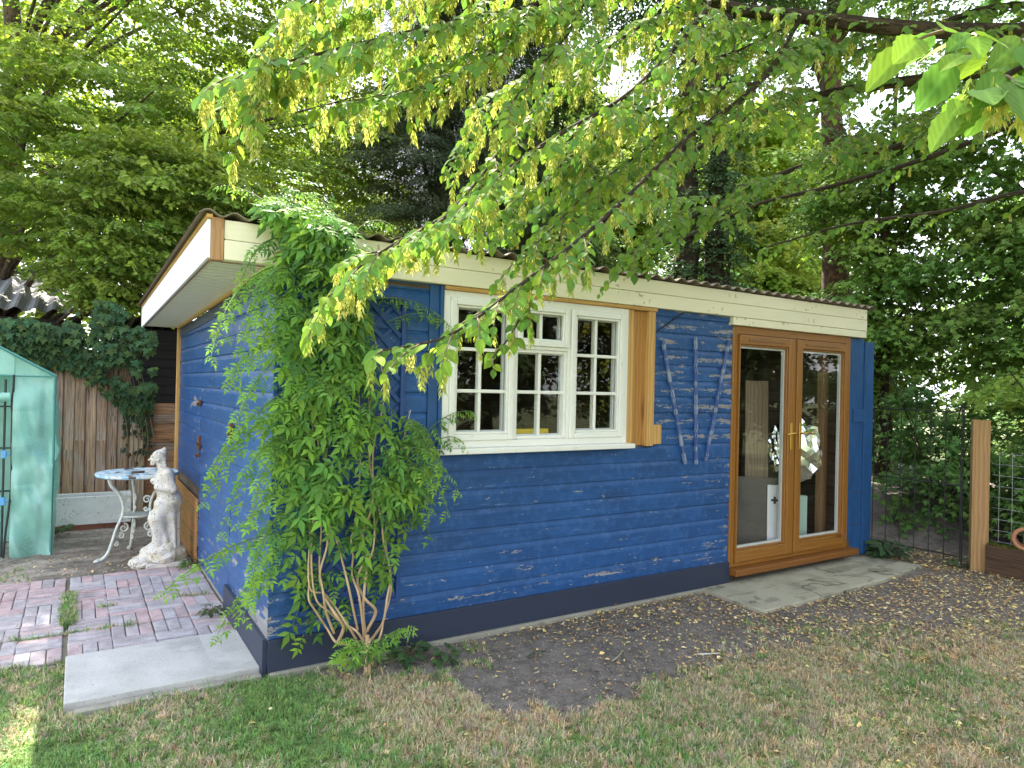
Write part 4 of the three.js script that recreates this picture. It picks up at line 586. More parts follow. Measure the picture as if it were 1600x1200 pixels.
// cast iron table with three scrolled legs
{
  const t = thing('garden_table', 'round cast-iron garden table with flaking pale blue top and scrolled white legs', 'table', [-0.41, 0, -3.08]);
  const topM = std({ roughness: 0.75, map: colorTex(512, 512, (u, v, o) => { const a = fbm(u * 9, v * 9, 4, 151), p = sstep(0.48, 0.56, a), rs = sstep(0.66, 0.71, fbm(u * 7 + 3, v * 7, 4, 152)); o[0] = mix(mix(0.28, 0.62, p), 0.10, rs); o[1] = mix(mix(0.46, 0.64, p), 0.06, rs); o[2] = mix(mix(0.58, 0.62, p), 0.045, rs); }, 2, 2), bumpMap: grain, bumpScale: 0.002 });
  const legM = std({ roughness: 0.6, map: colorTex(256, 256, (u, v, o) => { const p = sstep(0.58, 0.66, fbm(u * 12, v * 12, 4, 153)), k = sstep(0.5, 0.62, fbm(u * 6, v * 6, 3, 154)); o[0] = mix(mix(0.66, 0.52, k), 0.20, p * 0.5); o[1] = mix(mix(0.64, 0.62, k), 0.17, p * 0.5); o[2] = mix(mix(0.55, 0.62, k), 0.13, p * 0.5); }, 3, 3) });
  const prof = [[0, 0.712], [0.28, 0.712], [0.315, 0.708], [0.322, 0.716], [0.325, 0.728], [0.32, 0.738], [0.308, 0.738], [0.296, 0.731], [0, 0.731]].map(p => new THREE.Vector2(...p)); const top = new THREE.LatheGeometry(prof, 48); part(t, 'table_top', boxUV(top.toNonIndexed(), 'x'), topM);
  part(t, 'centre_boss', new THREE.LatheGeometry([[0, 0.731], [0.05, 0.733], [0.055, 0.739], [0.02, 0.741], [0, 0.741]].map(p => new THREE.Vector2(...p)), 20), M.rust);
  part(t, 'lower_tray', new THREE.LatheGeometry([[0, 0.352], [0.10, 0.35], [0.135, 0.362], [0.14, 0.375], [0.125, 0.37], [0, 0.362]].map(p => new THREE.Vector2(...p)), 24), legM);
  const spiral = (cx, cy, r0, a0, turns, dir) => { const p = []; for (let i = 0; i <= 14; i++) { const k = i / 14, a = a0 + dir * k * turns * 6.2832, q = r0 * (1 - 0.75 * k); p.push(V(cx + Math.cos(a) * q, cy + Math.sin(a) * q, 0)); } return tube(p, 0.009, 0.006, 6, false); };
  for (const [a] of [[200], [96], [-32]]) {
    const g = [tube([[0.235, 0.712, 0], [0.215, 0.64, 0], [0.15, 0.56, 0], [0.115, 0.46, 0], [0.125, 0.36, 0], [0.165, 0.27, 0], [0.20, 0.15, 0], [0.235, 0.06, 0], [0.285, 0.018, 0], [0.315, 0.022, 0]], u => 0.0175 - 0.006 * Math.sin(u * 3.14), 0, 8),
      spiral(0.085, 0.50, 0.036, 0.6, 1.2, 1), spiral(0.078, 0.42, 0.022, 0, 1.1, -1), spiral(0.105, 0.265, 0.04, 1.6, 1.3, 1), spiral(0.125, 0.20, 0.028, 1.0, 1.2, 1), spiral(0.165, 0.135, 0.02, 1.4, 1.1, 1), new THREE.SphereGeometry(0.021, 8, 6).scale(1.4, 0.7, 1).translate(0.312, 0.015, 0).toNonIndexed()];
    const m = part(t, 'leg', g, legM); m.rotation.y = a * Math.PI / 180;
  }
  for (const [x, z, k] of [[-0.36, -3.05, 0], [-0.43, -3.2, 1]]) { const m = part(scene, 'dead_leaf', k ? leafGeo('ovate') : leafGeo('lance'), std({ color: C(0.06, 0.045, 0.05), side: THREE.DoubleSide })); m.scale.setScalar(0.09); m.position.set(x, 0.742, z); m.rotation.set(-1.5, 0.1, k ? 1.2 : 0.4); info(m, k ? 'dark curled leaf towards the back of the table top' : 'dark narrow leaf lying near the front of the table top', 'leaf', 'leaves on the table'); }
}
// stone statue: a draped woman in profile on a rough base
{
  const S = thing('statue', 'weathered white stone statue of a draped woman in profile beside the shed', 'statue', [-0.235, 0.012, -2.62]);
  const stone = std({ roughness: 0.9, bumpMap: grain, bumpScale: 0.003, map: colorTex(512, 512, (u, v, o) => { const a = fbm(u * 6, v * 6, 4, 161), s = sstep(0.72, 0.80, vn(u * 60, v * 60, 162)) * sstep(0.40, 0.58, fbm(u * 5, v * 5, 3, 163)), y = sstep(0.52, 0.68, fbm(u * 4, v * 4, 3, 164)); const k = 0.92 + 0.4 * (a - 0.5); o[0] = mix(0.66 * k, 0.13, s * 0.75); o[1] = mix((0.62 - 0.03 * y) * k, 0.11, s * 0.75); o[2] = mix((0.55 - 0.10 * y) * k, 0.09, s * 0.75); }, 2.5, 2.5) });
  const seg = (a, b, ra, rb, sx = 1, sz = 1) => (x, y, z) => { const dx = b[0] - a[0], dy = b[1] - a[1], dz = b[2] - a[2], t = clamp(((x - a[0]) * dx + (y - a[1]) * dy + (z - a[2]) * dz) / (dx * dx + dy * dy + dz * dz + 1e-9)); return Math.hypot((x - a[0] - dx * t) / sx, y - a[1] - dy * t, (z - a[2] - dz * t) / sz) - mix(ra, rb, t); };
  const smin = (a, b, k) => { const h = clamp(0.5 + 0.5 * (b - a) / k); return mix(b, a, h) - k * h * (1 - h); };
  function march(list, lo, size, res, k, fold) {
    const mc = new MarchingCubes(res, new THREE.MeshBasicMaterial(), false, false, 120000); mc.isolation = 0;
    for (let c = 0; c < res; c++) for (let b = 0; b < res; b++) for (let a = 0; a < res; a++) { const x = lo[0] + a / res * size, y = lo[1] + b / res * size, z = lo[2] + c / res * size; let d = 9; for (const f of list) d = smin(d, f(x, y, z), k); if (fold) d += fold(x, y, z); mc.field[a + b * res + c * res * res] = -d; }
    mc.update(); const n = mc.count, g = new THREE.BufferGeometry(), pos = new Float32Array(mc.positionArray.slice(0, n * 3)), nor = new Float32Array(mc.normalArray.slice(0, n * 3));
    for (let i = 0; i < n; i++) for (let q = 0; q < 3; q++) pos[3 * i + q] = lo[q] + (pos[3 * i + q] + 1) / 2 * size;
    g.setAttribute('position', new THREE.BufferAttribute(pos, 3)); g.setAttribute('normal', new THREE.BufferAttribute(nor, 3)); return boxUV(g, 'y');
  }
  // facing -x; heights from the base
  const body = march([
    seg([-0.045, 0.84, 0], [-0.02, 0.78, 0], 0.027, 0.034), seg([0.005, 0.765, -0.075], [0.005, 0.765, 0.075], 0.040, 0.040), seg([-0.005, 0.73, 0], [0.0, 0.62, 0], 0.072, 0.060, 1, 1.15), seg([0.0, 0.62, 0], [0.03, 0.53, 0], 0.066, 0.088, 1, 1.05), seg([0.035, 0.54, 0], [0.01, 0.42, 0], 0.090, 0.090), seg([-0.045, 0.68, -0.035], [-0.045, 0.69, 0.035], 0.034, 0.034),
    seg([0.0, 0.765, 0.095], [0.045, 0.64, 0.105], 0.034, 0.028), seg([0.045, 0.64, 0.105], [-0.075, 0.655, 0.055], 0.027, 0.021), seg([0.0, 0.765, -0.095], [0.015, 0.64, -0.10], 0.034, 0.028), seg([0.015, 0.64, -0.10], [-0.09, 0.70, -0.03], 0.027, 0.021),
    seg([-0.01, 0.50, 0.035], [-0.065, 0.40, 0.05], 0.075, 0.055), seg([-0.065, 0.40, 0.05], [-0.035, 0.19, 0.05], 0.056, 0.045), seg([0.02, 0.48, -0.03], [0.025, 0.20, -0.03], 0.080, 0.062), seg([0.055, 0.44, 0.0], [0.06, 0.18, 0.0], 0.055, 0.055, 1, 1.5), seg([0.0, 0.2, 0.01], [0.01, 0.15, 0.01], 0.085, 0.10),
  ], [-0.5, 0.08, -0.5], 1.0, 96, 0.028, (x, y, z) => { const low = sstep(0.60, 0.50, y), up = sstep(0.6, 0.66, y) * sstep(0.78, 0.74, y), a = Math.atan2(z, x - 0.02); return low * 0.007 * Math.sin(a * 13 + y * 16 * Math.cos(a) + 2 * Math.sin(y * 9)) * (0.5 + 0.5 * sstep(0.5, 0.3, y)) + low * 0.006 * Math.sin((y + 0.55 * x) * 62) * sstep(0.38, 0.5, y) + up * 0.003 * Math.sin(z * 120 + y * 40); });
  const H = [-0.068, 0.892, 0];
  const head = march([
    seg([H[0] + 0.008, H[1] + 0.008, 0], [H[0] + 0.0, H[1] - 0.004, 0], 0.050, 0.046, 1, 0.86), seg([H[0] - 0.022, H[1] - 0.022, 0], [H[0] - 0.024, H[1] - 0.038, 0], 0.026, 0.016, 1, 1.1), seg([H[0] - 0.047, H[1] - 0.002, 0], [H[0] - 0.060, H[1] - 0.018, 0], 0.0045, 0.0075), seg([H[0] - 0.043, H[1] - 0.034, -0.009], [H[0] - 0.043, H[1] - 0.034, 0.009], 0.006, 0.006), seg([H[0] - 0.040, H[1] - 0.050, 0], [H[0] - 0.034, H[1] - 0.052, 0], 0.011, 0.012),
    seg([H[0] - 0.040, H[1] + 0.010, -0.022], [H[0] - 0.040, H[1] + 0.010, 0.022], 0.009, 0.009), seg([H[0] + 0.008, H[1] - 0.012, 0.042], [H[0] + 0.006, H[1] - 0.022, 0.041], 0.009, 0.006), seg([H[0] + 0.008, H[1] - 0.012, -0.042], [H[0] + 0.006, H[1] - 0.022, -0.041], 0.009, 0.006),
    seg([H[0] + 0.022, H[1] + 0.020, 0], [H[0] + 0.034, H[1] - 0.008, 0], 0.047, 0.036, 1, 0.95), seg([H[0] + 0.040, H[1] + 0.048, 0], [H[0] + 0.052, H[1] + 0.066, 0], 0.028, 0.016), seg([H[0] + 0.018, H[1] - 0.045, 0], [-0.03, 0.80, 0], 0.027, 0.032), seg([H[0] + 0.046, H[1] - 0.02, 0.012], [-0.005, 0.80, 0.02], 0.016, 0.012),
  ], [-0.19, 0.78, -0.12], 0.24, 72, 0.011, (x, y, z) => { const hair = sstep(-0.062, -0.048, x - (y - H[1]) * 0.2); let d = hair * 0.0022 * Math.sin((x * 0.7 + y) * 260 + z * 90); const ex = (x - H[0] + 0.046) / 0.012, ey = (y - H[1] - 0.001) / 0.008; for (const s of [-1, 1]) { const ez = (z - s * 0.019) / 0.010; d += 0.006 * Math.exp(-(ex * ex + ey * ey + ez * ez)); } return d; });
  part(S, 'figure', [body, head], stone);
  const rk = new THREE.IcosahedronGeometry(1, 4); { const p = rk.attributes.position; for (let i = 0; i < p.count; i++) { const x = p.getX(i), y = p.getY(i), z = p.getZ(i), k = 0.86 + 0.34 * vn(x * 3 + 8, y * 3 + z * 2.3 + 8, 4) + 0.12 * vn(x * 9 + 9, y * 9 + z * 8 + 9, 5); p.setXYZ(i, x * 0.155 * k - 0.005, Math.max(-0.01, y * 0.105 * k + 0.10), z * 0.13 * k); } rk.computeVertexNormals(); }
  const rk2 = rk.clone().scale(0.55, 0.5, 0.6).translate(-0.16, -0.004, 0.02), plate = box(-0.14, 0.17, -0.01, 0.045, -0.13, 0.13, 0.01);
  part(S, 'rock_base', [boxUV(rk.toNonIndexed(), 'x'), boxUV(rk2.toNonIndexed(), 'x'), plate], stone);
}

// ---------------------------------------------------------------- right side: gate, post, wire fence, raised bed
{
  const g = thing('iron_gate', 'thin black wrought-iron bar gate between the shed and the timber post', 'gate', [6.0, 0, 0]);
  for (let k = 0; k < 7; k++) part(g, 'bar', tube([[0, 0.05, -0.22 + k * 0.137], [0, 1.47, -0.22 + k * 0.137]], 0.005, 0.005, 6, false), M.iron);
  for (const y of [0.09, 0.745, 1.42]) part(g, 'rail', [box(-0.006, 0.006, y - 0.006, y + 0.006, -0.30, 0.61, 0.002)], M.iron); part(g, 'stile', [box(-0.007, 0.007, 0.02, 1.5, 0.612, 0.622, 0.002)], M.iron); part(g, 'stile', [box(-0.007, 0.007, 0.02, 1.5, -0.31, -0.30, 0.002)], M.iron);
  const scr = (cy, cz, R, dir) => { const p = []; for (let i = 0; i <= 22; i++) { const k = i / 22, a = dir * k * 8.2 + 0.4, q = R * (1 - 0.7 * k); p.push(V(0.01, cy + Math.sin(a) * q, cz + Math.cos(a) * q)); } return tube(p, 0.0045, 0.0045, 5, false); };
  for (const [y, z, R, d] of [[0.81, 0.03, 0.055, 1], [0.81, 0.16, 0.055, -1], [0.68, 0.03, 0.05, -1], [0.68, 0.16, 0.05, 1]]) part(g, 'scroll', scr(y, z, R, d), M.iron);
  const p = thing('timber_post', 'square pale timber fence post at the end of the wire fence', 'post', [6.04, 0, 0.74], 0.55); part(p, 'post', [box(-0.066, 0.066, -0.1, 1.355, -0.066, 0.066, 0.005)], M.post); part(p, 'staple', [box(-0.02, 0.03, 1.0, 1.006, 0.066, 0.07, 0.001), box(-0.03, 0.02, 0.55, 0.556, 0.066, 0.07, 0.001)], M.rust);
  const w = thing('wire_fence', 'square-mesh wire fence running right from the timber post', 'fence', [6.08, 0, 0.82]);
  for (let k = 0; k < 9; k++) part(w, 'wire', tube([[0, 0.28 + k * 0.098, 0], [0.008, 0.28 + k * 0.098 - 0.008 + 0.006 * Math.sin(k * 3), 0.5], [0, 0.28 + k * 0.098, 1.1]], 0.0024, 0.0024, 4, false), M.wire); for (let k = 0; k < 11; k++) part(w, 'wire', tube([[0, 0.26, 0.06 + k * 0.098], [0.004 * Math.sin(k * 2), 0.65, 0.06 + k * 0.098 + 0.004 * Math.sin(k)], [0, 1.075, 0.06 + k * 0.098]], 0.0024, 0.0024, 4, false), M.wire); part(w, 'end_post', [box(-0.04, 0.04, -0.1, 1.3, 1.1, 1.18, 0.004)], M.post);
  const s = thing('sleeper_bed', 'mossy dark timber sleeper edging a raised bed beside the timber post', 'raised bed', [6.02, 0, 0.80], -0.02);
  part(s, 'sleeper', [box(-0.06, 0.06, -0.04, 0.255, 0.03, 1.8, 0.008)], M.sleeper); const moss = [], r = rngOf(61); for (let i = 0; i < 700; i++) moss.push({ m: place(V(6.02 + (r() - 0.5) * 0.12, 0.253, 0.84 + 1.4 * r() * r()), V((r() - 0.5), 1, (r() - 0.5)), V(r() - 0.5, 0, r() - 0.5), 0.012 + 0.012 * r()), c: tint(r, [0.13, 0.16, 0.02], 0.3) }); foliage(s, 'moss', [leafGeo('small')], LEAF.soft, moss, 0, 'moss');
  const ring = thing('terracotta_ring', 'curved terracotta pot rim standing on the mossy sleeper at the right edge', 'pot', [6.0, 0.255, 1.12], 0.4); const tg = new THREE.TorusGeometry(0.085, 0.017, 8, 28); tg.rotateY(Math.PI / 2); tg.translate(0, 0.10, 0); part(ring, 'rim', tg.toNonIndexed(), std({ color: C(0.42, 0.19, 0.10), roughness: 0.8 }));
  const tg2 = new THREE.CylinderGeometry(0.075, 0.06, 0.09, 20, 1, true); tg2.rotateZ(Math.PI / 2); tg2.translate(0.05, 0.10, 0); part(ring, 'pot_wall', tg2.toNonIndexed(), std({ color: C(0.36, 0.16, 0.09), roughness: 0.85, side: THREE.DoubleSide }));
  const st = part(scene, 'fallen_stick', tube([[0, 0, 0], [0.08, 0.006, 0.012], [0.17, 0.004, 0.0]], 0.005, 0.003, 5), std({ color: C(0.34, 0.30, 0.20) })); st.position.set(1.72, groundY(1.8, 0.78) + 0.008, 0.75); st.rotation.y = 0.5; info(st, 'short mossy stick lying on the bare soil', 'stick');
  const st2 = part(scene, 'pale_stick', tube([[0, 0, 0], [0.07, 0.004, 0.006], [0.13, 0.006, 0.0]], 0.005, 0.004, 5), std({ color: C(0.62, 0.63, 0.64) })); st2.position.set(2.25, groundY(2.3, 0.86) + 0.007, 0.9); st2.rotation.y = -0.5; info(st2, 'small pale stick lying where soil meets dry lawn', 'stick');
}

// ---------------------------------------------------------------- lattice trellis and the climber on it
{
  const t = thing('lattice_trellis', 'blue diamond lattice trellis fixed to the front wall behind the climber', 'trellis', [0.43, 0, 0.0]);
  const m = std({ color: C(0.016, 0.058, 0.20), roughness: 0.55 }); const x0 = -0.30, x1 = 0.30, y0 = 0.30, y1 = 2.06;
  part(t, 'frame', [box(x0, x0 + 0.026, y0, y1, 0.003, 0.034, 0.003)], m); part(t, 'frame', [box(x1 - 0.026, x1, y0, y1, 0.003, 0.034, 0.003)], m); part(t, 'frame', [box(x0 + 0.026, x1 - 0.026, y0, y0 + 0.026, 0.003, 0.034, 0.003)], m); part(t, 'frame', [box(x0 + 0.026, x1 - 0.026, y1 - 0.026, y1, 0.003, 0.034, 0.003)], m);
  const a0 = x0 + 0.026, a1 = x1 - 0.026, b0 = y0 + 0.026, b1 = y1 - 0.026;
  for (const s of [1, -1]) for (let c = -3; c < 3; c += 0.125) {      // lines y = b + s (x - a)
    let ya = c + b0 + 0.8, pa = [a0, ya], pb = [a1, ya + s * (a1 - a0)]; const cut = (p, q) => { const o = [...p]; if (o[1] < b0) { const k = (b0 - p[1]) / (q[1] - p[1]); o[0] = mix(p[0], q[0], k); o[1] = b0; } if (o[1] > b1) { const k = (b1 - p[1]) / (q[1] - p[1]); o[0] = mix(p[0], q[0], k); o[1] = b1; } return o; };
    if (Math.max(pa[1], pb[1]) < b0 + 0.05 || Math.min(pa[1], pb[1]) > b1 - 0.05) continue; const A = cut(pa, pb), B = cut(pb, pa), L = Math.hypot(B[0] - A[0], B[1] - A[1]); if (L < 0.05) continue;
    const z = s > 0 ? 0.006 : 0.0145, g = box(0, L, -0.012, 0.012, z, z + 0.008, 0.001); const q = part(t, 'slat', g, m); q.position.set(A[0], A[1], 0); q.rotation.z = Math.atan2(B[1] - A[1], B[0] - A[0]);
  }
}
{
  const J = thing('climbing_jasmine', 'bushy green climbing jasmine with bare tan stems covering the shed corner', 'climber', [0.46, 0, 0.20]), r = rngOf(1001);
  const stemM = std({ color: C(0.52, 0.36, 0.21), roughness: 0.85 }), shootM = std({ color: C(0.10, 0.16, 0.04), roughness: 0.8 }), L = [];
  const G = [[0.13, 0.29, 0.05], [0.17, 0.34, 0.05], [0.09, 0.22, 0.045], [0.22, 0.40, 0.045]];
  const leafAt = (p, out, s, sh = 1) => { const d = V(out.x + (r() - 0.5) * 1.9, -0.15 - 0.75 * r(), out.z * 0.7 + (r() - 0.4) * 0.7), n = V((r() - 0.5) * 0.9 + out.x * 0.3, 0.55 + 0.4 * r(), 0.9); L.push({ m: place(p, d, n, s * (0.5 + 0.85 * r())), c: tint(r, G[Math.floor(r() * 4)], 0.25, 0.12).multiplyScalar(sh) }); };
  // stems: fan up from the root
  const traced = [[[0.455,0.001,0.26],[0.498,0.071,0.14],[0.494,0.154,0.18],[0.556,0.157,0.1],[0.586,0.235,0.14],[0.59,0.375,0.18],[0.641,0.479,0.1],[0.58,0.666,0.14],[0.545,0.816,0.18]],[[0.482,0.058,0.26],[0.537,0.074,0.14],[0.561,0.192,0.18],[0.607,0.24,0.1],[0.629,0.409,0.14]],[[0.474,0.087,0.1],[0.382,0.146,0.14],[0.309,0.187,0.18],[0.289,0.232,0.1],[0.211,0.353,0.14],[0.16,0.438,0.18],[0.189,0.536,0.1]],[[0.345,0.15,0.1],[0.362,0.242,0.14],[0.305,0.331,0.18],[0.275,0.399,0.1],[0.227,0.541,0.14],[0.252,0.727,0.18]],[[0.49,0.059,0.1],[0.426,0.182,0.14],[0.345,0.305,0.18],[0.3,0.386,0.1],[0.247,0.443,0.14],[0.168,0.483,0.18]],[[0.499,0.107,0.1],[0.465,0.274,0.14],[0.426,0.428,0.18],[0.417,0.507,0.1],[0.405,0.626,0.14],[0.379,0.714,0.18],[0.43,0.812,0.1]],[[0.503,0.156,0.1],[0.469,0.303,0.14],[0.461,0.462,0.18],[0.503,0.576,0.1],[0.458,0.738,0.14],[0.491,0.89,0.18]],[[0.455,0.204,0.1],[0.412,0.341,0.14],[0.365,0.494,0.18],[0.359,0.593,0.1],[0.324,0.683,0.14],[0.269,0.792,0.18],[0.209,0.917,0.1]],[[0.324,0.207,0.1],[0.264,0.345,0.14],[0.234,0.464,0.18],[0.237,0.558,0.1]],[[0.508,0.186,0.1],[0.542,0.302,0.14],[0.463,0.394,0.18],[0.449,0.463,0.1],[0.453,0.551,0.14],[0.497,0.634,0.18]],[[0.452,0.025,0.26],[0.484,0.113,0.14],[0.421,0.225,0.18],[0.363,0.259,0.1],[0.279,0.342,0.14],[0.197,0.432,0.18]]];
  traced.forEach((q, i) => { const e = q[q.length - 1], up = [...q, [e[0] + (r() - 0.5) * 0.12, e[1] + 0.30, 0.09], [e[0] + (r() - 0.5) * 0.2, e[1] + 0.62, 0.08], [e[0] + (r() - 0.5) * 0.25, Math.min(2.1, e[1] + 1.0), 0.08]]; part(J, 'stem', tube(up.map(p => V(p[0] - 0.46, p[1], p[2] - 0.20)), i % 3 ? 0.0075 : 0.010, 0.003, 6, true, 44), stemM); });
  part(J, 'stem', tube([[-0.002, -0.04, 0.06], [0.02, 0.06, 0.0], [0.035, 0.18, -0.06]], 0.022, 0.013, 8), stemM, 'thick tan root stem');
  // leaf mass over the trellis; X runs along the wall, Y up
  const outline = [[0.0, 0.30, 0.10], [0.2, 0.16, 0.16], [0.45, 0.10, 0.66], [0.62, 0.08, 0.72], [0.85, 0.10, 0.72], [1.05, 0.05, 0.78], [1.25, 0.03, 0.76], [1.45, 0.03, 0.60], [1.65, 0.05, 0.48], [1.85, 0.05, 0.44], [2.05, 0.03, 0.43], [2.22, 0.02, 0.42], [2.36, 0.06, 0.34], [2.44, 0.12, 0.24]];
  const range = y => { for (let i = 1; i < outline.length; i++) if (y <= outline[i][0]) { const k = (y - outline[i - 1][0]) / (outline[i][0] - outline[i - 1][0]); return [mix(outline[i - 1][1], outline[i][1], k), mix(outline[i - 1][2], outline[i][2], k)]; } return [0, 0]; };
  for (let i = 0; i < 3600; i++) {
    const y = mix(0.2, 2.48, r()), [a, b] = range(y), x = mix(a, b, r()), n = fbm(x * 5 + 3, y * 5, 3, 201); let dens = sstep(0.3, 1.0, y) * 0.85 + 0.10; if (y > 1.45 && x > 0.40) dens *= 0.30; if (y < 1.0) dens *= 0.55; if (y < 0.78) dens *= 0.6; if (n < 0.47) dens *= 0.4; if (n < 0.42) dens *= 0.45; if (r() > dens) continue;
    const bulge = 0.04 + 0.17 * Math.sin(clamp((x - a) / (b - a + 1e-6)) * 3.14) * sstep(0.2, 1.0, y) * (y > 2.2 ? 0.8 : 1); const z = (y > 2.12 ? 0.07 : 0.035) + bulge * Math.pow(r(), 0.6); leafAt(V(x, y, z), V((x - 0.35) * 0.7, 0, 0.6), 0.15);
  }
  // shoots that trail free: root point, tip, sag
  const shoots = [];
  for (let i = 0; i < 14; i++) { const y = mix(0.85, 2.3, r()), s = V(0.02 + 0.06 * r(), y, 0.02 + 0.16 * r()), l = 0.18 + 0.36 * r(); shoots.push([s, V(s.x - l * 0.75, y + 0.10 - 0.3 * r(), s.z + 0.12 + 0.3 * r()), V(s.x - l, y - 0.15 - 0.50 * r(), s.z + 0.1 + 0.45 * r())]); }
  for (let i = 0; i < 3; i++) { const y = mix(0.35, 0.9, r()), s = V(0.1, y, 0.08), l = 0.25 + 0.4 * r(); shoots.push([s, V(s.x - l * 0.6, y + 0.12 * r(), s.z + 0.2), V(s.x - l, y - 0.28 * r() - 0.05, s.z + 0.2 + 0.25 * r())]); }
  for (let i = 0; i < 9; i++) { const s = V(mix(0.0, 0.4, r()), 2.36, 0.1 * r()), dx = (r() - 0.65) * 0.6; shoots.push([s, V(s.x + dx * 0.6, 2.50 + 0.1 * r(), s.z + (r() - 0.5) * 0.2), V(s.x + dx, 2.40 + 0.3 * r(), s.z + (r() - 0.5) * 0.35)]); }
  for (let i = 0; i < 10; i++) { const y = mix(0.9, 1.35, r()), s = V(0.68, y, 0.1 + 0.1 * r()); shoots.push([s, V(s.x + 0.1, y + 0.05, s.z + 0.1), V(s.x + 0.12 + 0.14 * r(), y - 0.1 - 0.25 * r(), s.z + 0.05 + 0.12 * r())]); }
  for (let i = 0; i < 5; i++) { const s = V(0.40 + 0.12 * r(), 0.05, 0.2 + 0.06 * r()), a = r() * 6.28; shoots.push([s, V(s.x + Math.cos(a) * 0.1, 0.25, s.z + 0.06), V(s.x + Math.cos(a) * 0.24, 0.14 + 0.15 * r(), s.z + 0.06 + 0.12 * r())]); }
  shoots.push([V(0.5, 2.02, 0.05), V(0.75, 2.1, 0.06), V(0.98, 1.92, 0.07)], [V(0.6, 1.9, 0.05), V(0.78, 2.0, 0.05), V(0.9, 1.96, 0.06)], [V(0.78, 1.2, 0.1), V(0.95, 1.42, 0.07), V(1.15, 1.40, 0.08)], [V(0.80, 1.15, 0.1), V(1.0, 1.32, 0.08), V(1.1, 1.2, 0.08)]);
  const stuff = [];
  shoots.forEach(q => { const c = new THREE.QuadraticBezierCurve3(...q), len = c.getLength(); stuff.push(tube(c.getPoints(8).map(p => p.sub(J.position)), 0.0035, 0.0015, 4, false)); const n = Math.round(len / 0.06); for (let k = 1; k <= n; k++) { const u = k / n, p = c.getPoint(u), tg = c.getTangent(u); for (const s of [-1, 1]) { const d = tg.clone().multiplyScalar(0.6).add(V(s * (0.3 + 0.4 * r()), -0.15 - 0.5 * r(), 0.3 * (r() - 0.3))); L.push({ m: place(p, d, V((r() - 0.5), 0.7, 0.75), 0.105 * (0.6 + 0.6 * r()) * (1 - 0.35 * u)), c: tint(r, G[u > 0.6 ? 3 : Math.floor(r() * 4)], 0.22, 0.12) }); } } });
  part(J, 'shoots', stuff, shootM).userData.kind = 'stuff';
  foliage(J, 'leaf', [1, 2, 3, 4].map(s => compoundGeo(s, 2 + (s > 1 ? 1 : 0))), LEAF.jas, L, 300, 'leaves');
}
